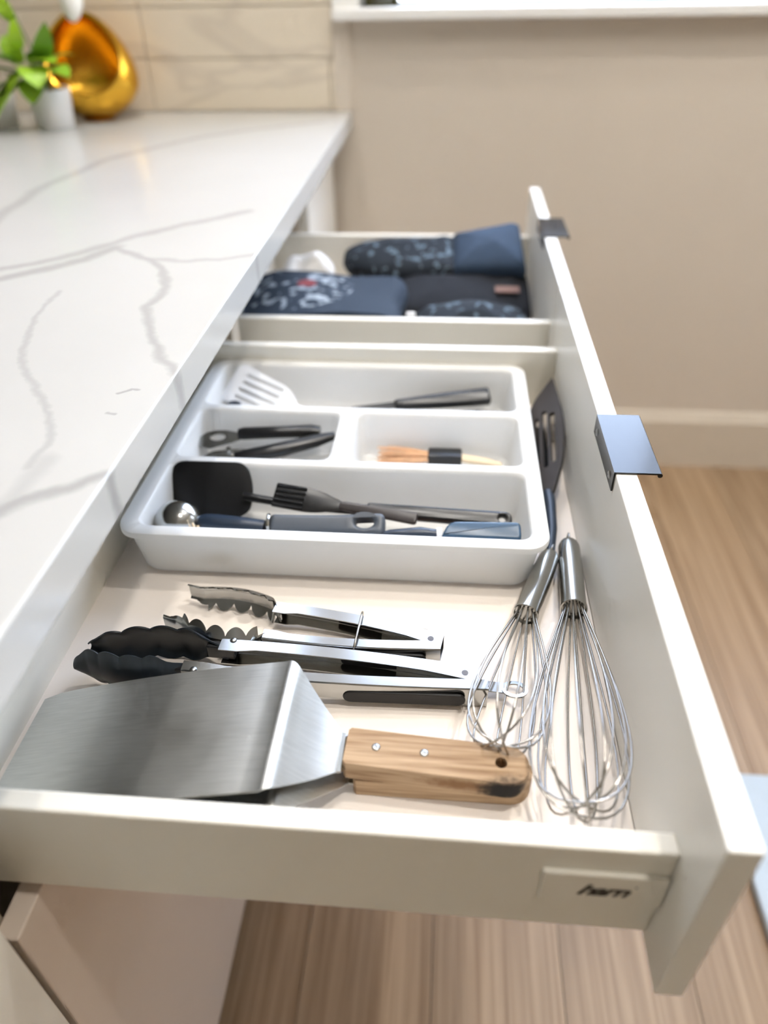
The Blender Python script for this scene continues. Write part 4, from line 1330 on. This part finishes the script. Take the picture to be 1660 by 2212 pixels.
# ------------------------------------------------------------------ oven mitts and cloths in the far drawer
def pillow(bm, outline, T, M, rings=6, lump=0.0, flat=0.3):
    """puffed cushion from an outline; T = half thickness"""
    cx_ = sum(p[0] for p in outline) / len(outline); cy_ = sum(p[1] for p in outline) / len(outline)
    def ring(s, z):
        vs = []
        for (x, y) in outline:
            q = Vector((cx_ + (x - cx_) * s, cy_ + (y - cy_) * s, z))
            if lump: q.z += lump * noise.noise(Vector((q.x, q.y, 0)) * 30) * (1 - s * s + 0.15)
            vs.append(bm.verts.new(M @ q))
        return vs
    ss = [math.cos(PI / 2 * i / rings) for i in range(rings)]
    prev = None; mid = None
    for sgn in (1, -1):
        prev = mid
        for i, s in enumerate(ss):
            if i == 0:
                if mid is None: mid = ring(1.0, 0); prev = mid
                continue
            z = sgn * T * (math.sin(PI / 2 * i / rings)) ** 0.6 * (1 if sgn > 0 else flat)
            cur = ring(s, z)
            n = len(cur)
            for j in range(n):
                f = (prev[j], prev[(j + 1) % n], cur[(j + 1) % n], cur[j])
                bm.faces.new(f if sgn > 0 else tuple(reversed(f)))
            prev = cur
        bm.faces.new(prev if sgn > 0 else list(reversed(prev)))

t = thing('oven_mitt', 'long speckled navy oven mitt lying at the back of the far drawer', 'oven mitt', (0.2, 1.28, ZB), 'dark oven mitts')
M = frame((0.20, 1.3050, ZB + 0.0560), (1, 0.02, 0.03), (0, -0.35, 0.94))
ol = plate_outline([(-0.160, -0.020), (-0.165, 0.030), (-0.10, 0.050), (0.02, 0.046), (0.05, 0.048), (0.05, -0.050), (-0.08, -0.052)], [0.03, 0.03, 0.03, 0.02, 0.003, 0.003, 0.03], 5)
bm = BM(); pillow(bm, ol, 0.030, M, lump=0.010, flat=0.7)
obj('hand_pocket', bm, 'mitt_print', t, True)
ol = plate_outline([(0.035, -0.052), (0.035, 0.050), (0.155, 0.060), (0.160, -0.058)], [0.004, 0.004, 0.01, 0.01], 4)
bm = BM(); pillow(bm, ol, 0.036, M @ Matrix.Rotation(-0.10, 4, 'Y'), lump=0.008, flat=0.7)
obj('cuff', bm, 'navy_cloth', t, True)
t = thing('oven_mitt', 'black oven mitt squashed flat under the long speckled mitt', 'oven mitt', (0.25, 1.2, ZB), 'dark oven mitts')
M = frame((0.255, 1.2250, ZB + 0.0210), (1, 0.0, 0.0), (0, -0.15, 1))
ol = plate_outline([(-0.12, -0.070), (-0.12, 0.070), (0.112, 0.078), (0.112, -0.078)], 0.03, 5)
bm = BM(); pillow(bm, ol, 0.030, M, lump=0.008, flat=0.62)
obj('hand_pocket', bm, 'black_cloth', t, True)
bm = BM(); add_box(bm, (0.020, -0.010, -0.001), (0.060, 0.010, 0.001), 0.0005, 1, M @ Matrix.Translation(Vector((0.03, -0.025, 0.032))))
obj('care_label', bm, 'tan_cloth', t)
t = thing('oven_mitt', 'speckled oven mitt bunched at the front right of the far drawer', 'oven mitt', (0.265, 1.07, ZB), 'dark oven mitts')
M = frame((0.265, 1.0750, ZB + 0.0260), (1, 0.0, 0.0), (0, -0.1, 1))
ol = plate_outline([(-0.085, -0.045), (-0.090, 0.040), (-0.03, 0.058), (0.085, 0.050), (0.092, -0.045)], 0.03, 5)
bm = BM(); pillow(bm, ol, 0.036, M, lump=0.010, flat=0.6)
obj('hand_pocket', bm, 'mitt_print', t, True)
bm = BM(); add_box(bm, (-0.007, -0.004, -0.009), (0.007, 0.004, 0.009), 0.002, 2, Matrix.Translation(Vector((0.172, 1.062, ZB + 0.052))))
obj('care_label', bm, 'white_cloth', t)

# folded dark towel with a printed motif
t = thing('folded_towel', 'folded dark blue towel with a white and red print in the far drawer', 'towel', (0.04, 1.14, ZB))
bm = BM()
sec = []
for i in range(9):           # rounded fold at the right-hand end
    a = PI / 2 - PI * i / 8
    sec.append((0.128 + 0.028 * math.cos(a), 0.034 + 0.028 * math.sin(a)))
prof = [(-0.096, 0.050), (-0.06, 0.060), (0.0, 0.064), (0.07, 0.062)] + sec + [(0.07, 0.0045), (-0.03, 0.0035), (-0.096, 0.0035)]
rows = []
for (x, z) in prof:
    rows.append([Vector((x + 0.004 * math.sin(9 * q), 1.040 + 0.165 * q, ZB + z + 0.006 * math.sin(3 * q + x * 20) * (1 if z > 0.02 else 0) + 0.006 * q * (1 if z > 0.02 else 0))) for q in [j / 10 for j in range(11)]])
sheet(bm, rows, 0.003)
obj('cloth', bm, 'towel_print', t, True, 60)
bm = BM()
rows = []
for (x, z) in [(-0.088, 0.040), (0.0, 0.046), (0.09, 0.042), (0.118, 0.034), (0.09, 0.024), (-0.088, 0.020)]:
    rows.append([Vector((x, 1.046 + 0.15 * q, ZB + z)) for q in (0, 0.5, 1)])
sheet(bm, rows, 0.003)
obj('inner_fold', bm, 'navy_cloth', t, True)
t = thing('crumpled_cloth', 'small crumpled white cloth behind the folded towel', 'cloth', (-0.02, 1.27, ZB))
bm = BM(); pillow(bm, plate_outline([(-0.05, -0.03), (-0.045, 0.03), (0.04, 0.035), (0.05, -0.02)], 0.02, 5), 0.034, frame((-0.020, 1.2800, ZB + 0.036), (1, 0.1, 0), (0, -0.2, 1)), lump=0.022, flat=0.95)
obj('cloth', bm, 'white_cloth', t, True)

# ------------------------------------------------------------------ on the counter: gold vase, plants
t = thing('gold_vase', 'hollow gold egg-shaped vase with a slanted open mouth on the counter', 'vase', (-0.550, 1.735, ZC))
bm = BM()
nu, nv = 30, 44
C_ = Vector((-0.545, 1.738, ZC + 0.099))
ax_ = Vector((0.10, -0.86, 0.50)).normalized()
prof = []
def egg_r(s):
    return 0.090
def egg_pt(th, ph, k=1.0):
    # flattened egg: wide at the bottom, narrower at the top
    p = Vector((math.sin(th) * math.cos(ph), math.sin(th) * math.sin(ph), math.cos(th)))
    M_ = ax_.to_track_quat('Z', 'Y').to_matrix()
    q = M_ @ p
    sq = 1.0 - 0.22 * max(-0.4, q.z)
    return C_ + Vector((q.x * 0.098 * sq * k, q.y * 0.072 * sq * k, q.z * 0.0985 * k + (0 if q.z > -0.92 else 0)))
th0 = math.radians(58)
outer_r, inner_r = [], []
for i in range(nu + 1):
    th = th0 + (PI - th0) * i / nu
    if i == nu:
        outer_r.append([bm.verts.new(egg_pt(PI, 0))]); inner_r.append([bm.verts.new(egg_pt(PI, 0, 0.93))])
    else:
        outer_r.append([bm.verts.new(egg_pt(th, 2 * PI * j / nv)) for j in range(nv)])
        inner_r.append([bm.verts.new(egg_pt(th, 2 * PI * j / nv, 0.93)) for j in range(nv)])
for rings in (outer_r, inner_r):
    for A, B in zip(rings, rings[1:]):
        for j in range(nv):
            if len(B) == 1: bm.faces.new((A[j], A[(j + 1) % nv], B[0]))
            else: bm.faces.new((A[j], A[(j + 1) % nv], B[(j + 1) % nv], B[j]))
for j in range(nv):
    bm.faces.new((outer_r[0][j], outer_r[0][(j + 1) % nv], inner_r[0][(j + 1) % nv], inner_r[0][j]))
bmesh.ops.recalc_face_normals(bm, faces=bm.faces[:])
obj('shell', bm, 'gold', t, True, 60)
bm = BM(); add_lathe(bm, [(0, 0), (0.032, 0), (0.034, 0.003), (0.024, 0.008), (0, 0.008)], (-0.545, 1.738, ZC + 0.0002), 28)
obj('foot', bm, 'gold', t, True, 40)
t = thing('white_ornament', 'white glazed pear-shaped ornament poised on the rim of the gold vase', 'ornament', (-0.530, 1.735, ZC + 0.17))
bm = BM(); add_lathe(bm, [(0, -0.030), (0.008, -0.027), (0.016, -0.016), (0.021, -0.002), (0.023, 0.012), (0.019, 0.028), (0.011, 0.040), (0.007, 0.052), (0.0, 0.056)], (-0.530, 1.690, ZC + 0.2080), 24, axis=(0.1, 0.2, 1))
obj('body', bm, 'white_ceramic', t, True, 60)
bm = BM(); add_tube(bm, [(-0.524, 1.702, ZC + 0.262), (-0.522, 1.704, ZC + 0.270), (-0.518, 1.706, ZC + 0.276)], [0.003, 0.0025, 0.002], 8)
obj('stalk', bm, 'white_ceramic', t, True)

def pot(t, x, y, r0, r1, h):
    bm = BM(); add_lathe(bm, [(0, 0), (r0 * 0.94, 0), (r0, 0.003), (r1, h - 0.002), (r1 - 0.001, h), (r1 - 0.005, h), (r1 - 0.006, h - 0.012), (0, h - 0.012)], (x, y, ZC), 32)
    return obj('pot', bm, 'pot_ceramic', t, True, 35)
def leaf(t, base, tip, width, droop=0.01):
    base, tip = Vector(base), Vector(tip)
    d = tip - base; Ln = d.length
    side = d.cross(Vector((0, 0, 1))); side = side.normalized() if side.length > 1e-4 else Vector((1, 0, 0))
    if abs(d.normalized().z) > 0.8: side = Vector((1, 0.2, 0)).normalized()
    nrm = side.cross(d).normalized()
    rows = []
    for i in range(9):
        q = i / 8
        w = width * (math.sin(PI * q ** 0.8) ** 0.75 if 0 < q < 1 else 0.02)
        c_ = base + d * q + nrm * (droop * math.sin(PI * q))
        rows.append([c_ + side * (w * s) - nrm * (abs(s) * -0.12 * w) for s in (-1, -0.5, 0, 0.5, 1)])
    bm = BM(); sheet(bm, rows, 0.0006)
    return obj('leaf', bm, 'leaf', t, True, 60)
t = thing('potted_plant', 'bright green leafy plant in a white pot beside the gold vase', 'plant', (-0.605, 1.655, ZC))
px, py = -0.606, 1.655
pot(t, px, py, 0.037, 0.044, 0.070)
bm = BM(); add_lathe(bm, [(0, 0.002), (0.02, 0.0015), (0.0378, 0)], (px, py, ZC + 0.0585), 24)
obj('soil', bm, 'soil', t, True)
stems = [((-0.612, 1.60, 1.135), 0), ((-0.600, 1.62, 1.03), 0), ((-0.66, 1.60, 1.02), 0), ((-0.555, 1.62, 1.03), 0)]
for (e_, _) in stems:
    bm = BM(); e_ = Vector(e_); b0 = Vector((px + random.uniform(-.01, .01), py, ZC + 0.058))
    add_tube(bm, [b0, (b0 + e_) / 2 + Vector((0, 0.005, 0.01)), e_], [0.002, 0.0018, 0.0012], 6)
    obj('stem', bm, 'stem_green', t, True)
for b0, e_, w in [((-0.612, 1.60, 1.10), (-0.617, 1.585, 1.150), 0.011), ((-0.614, 1.60, 1.055), (-0.602, 1.585, 1.105), 0.011),
                  ((-0.625, 1.61, 1.025), (-0.705, 1.570, 1.052), 0.022), ((-0.620, 1.61, 1.015), (-0.690, 1.575, 1.015), 0.020),
                  ((-0.630, 1.61, 1.005), (-0.672, 1.560, 0.950), 0.024), ((-0.600, 1.61, 1.010), (-0.598, 1.570, 0.972), 0.022),
                  ((-0.585, 1.62, 1.02), (-0.528, 1.590, 1.012), 0.022), ((-0.585, 1.62, 1.03), (-0.552, 1.600, 1.095), 0.016),
                  ((-0.600, 1.62, 1.03), (-0.560, 1.60, 1.05), 0.020), ((-0.630, 1.62, 1.03), (-0.650, 1.63, 1.075), 0.015),
                  ((-0.590, 1.64, 1.02), (-0.540, 1.66, 1.040), 0.018), ((-0.600, 1.60, 1.03), (-0.575, 1.56, 1.000), 0.022), ((-0.62, 1.60, 1.035), (-0.665, 1.57, 1.04), 0.02), ((-0.60, 1.61, 1.03), (-0.545, 1.585, 1.035), 0.021), ((-0.64, 1.60, 1.00), (-0.690, 1.57, 0.975), 0.02), ((-0.612, 1.60, 1.08), (-0.640, 1.59, 1.115), 0.010), ((-0.610, 1.61, 1.02), (-0.640, 1.57, 0.990), 0.018)]:
    leaf(t, b0, Vector(b0) + (Vector(e_) - Vector(b0)) * 1.1, w * 1.3)
t = thing('flower_pot', 'second small white pot cut off at the left picture edge', 'pot', (-0.712, 1.66, ZC))
pot(t, -0.722, 1.655, 0.032, 0.038, 0.060)
bm = BM(); add_lathe(bm, [(0, 0.002), (0.02, 0.001), (0.032, 0)], (-0.722, 1.655, ZC + 0.049), 24)
obj('soil', bm, 'soil', t, True)

# bottle on the window sill
t = thing('sill_bottle', 'dark olive bottle standing at the left end of the window sill', 'bottle', (0.068, 1.86, WZ0))
bm = BM(); add_lathe(bm, [(0, 0), (0.033, 0), (0.036, 0.004), (0.036, 0.11), (0.030, 0.135), (0.013, 0.16), (0.012, 0.20), (0, 0.20)], (0.066, 1.868, WZ0), 28)
obj('glass', bm, 'olive_glass', t, True, 50)
bm = BM(); add_lathe(bm, [(0, 0), (0.0135, 0), (0.0135, 0.03), (0.012, 0.032), (0, 0.032)], (0.066, 1.868, WZ0 + 0.192), 20)
obj('stopper', bm, 'nylon_black', t, True, 50)

# low white object on the floor at the right picture edge
t = thing('floor_mat', 'thick pale blue-white mat on the oak floor at the right edge', 'mat', (1.05, 0.6, 0))
bm = BM(); add_prism(bm, rrect(0.742, 0.30, 1.36, 0.80, 0.012, 4), 0.003, 0.024, None, 0.004)
obj('pad', bm, 'mat_white', t, True, 40)
bm = BM(); add_prism(bm, rrect(0.746, 0.304, 1.356, 0.796, 0.012, 4), 0.0, 0.003)
obj('rubber_base', bm, 'rubber_grip', t)
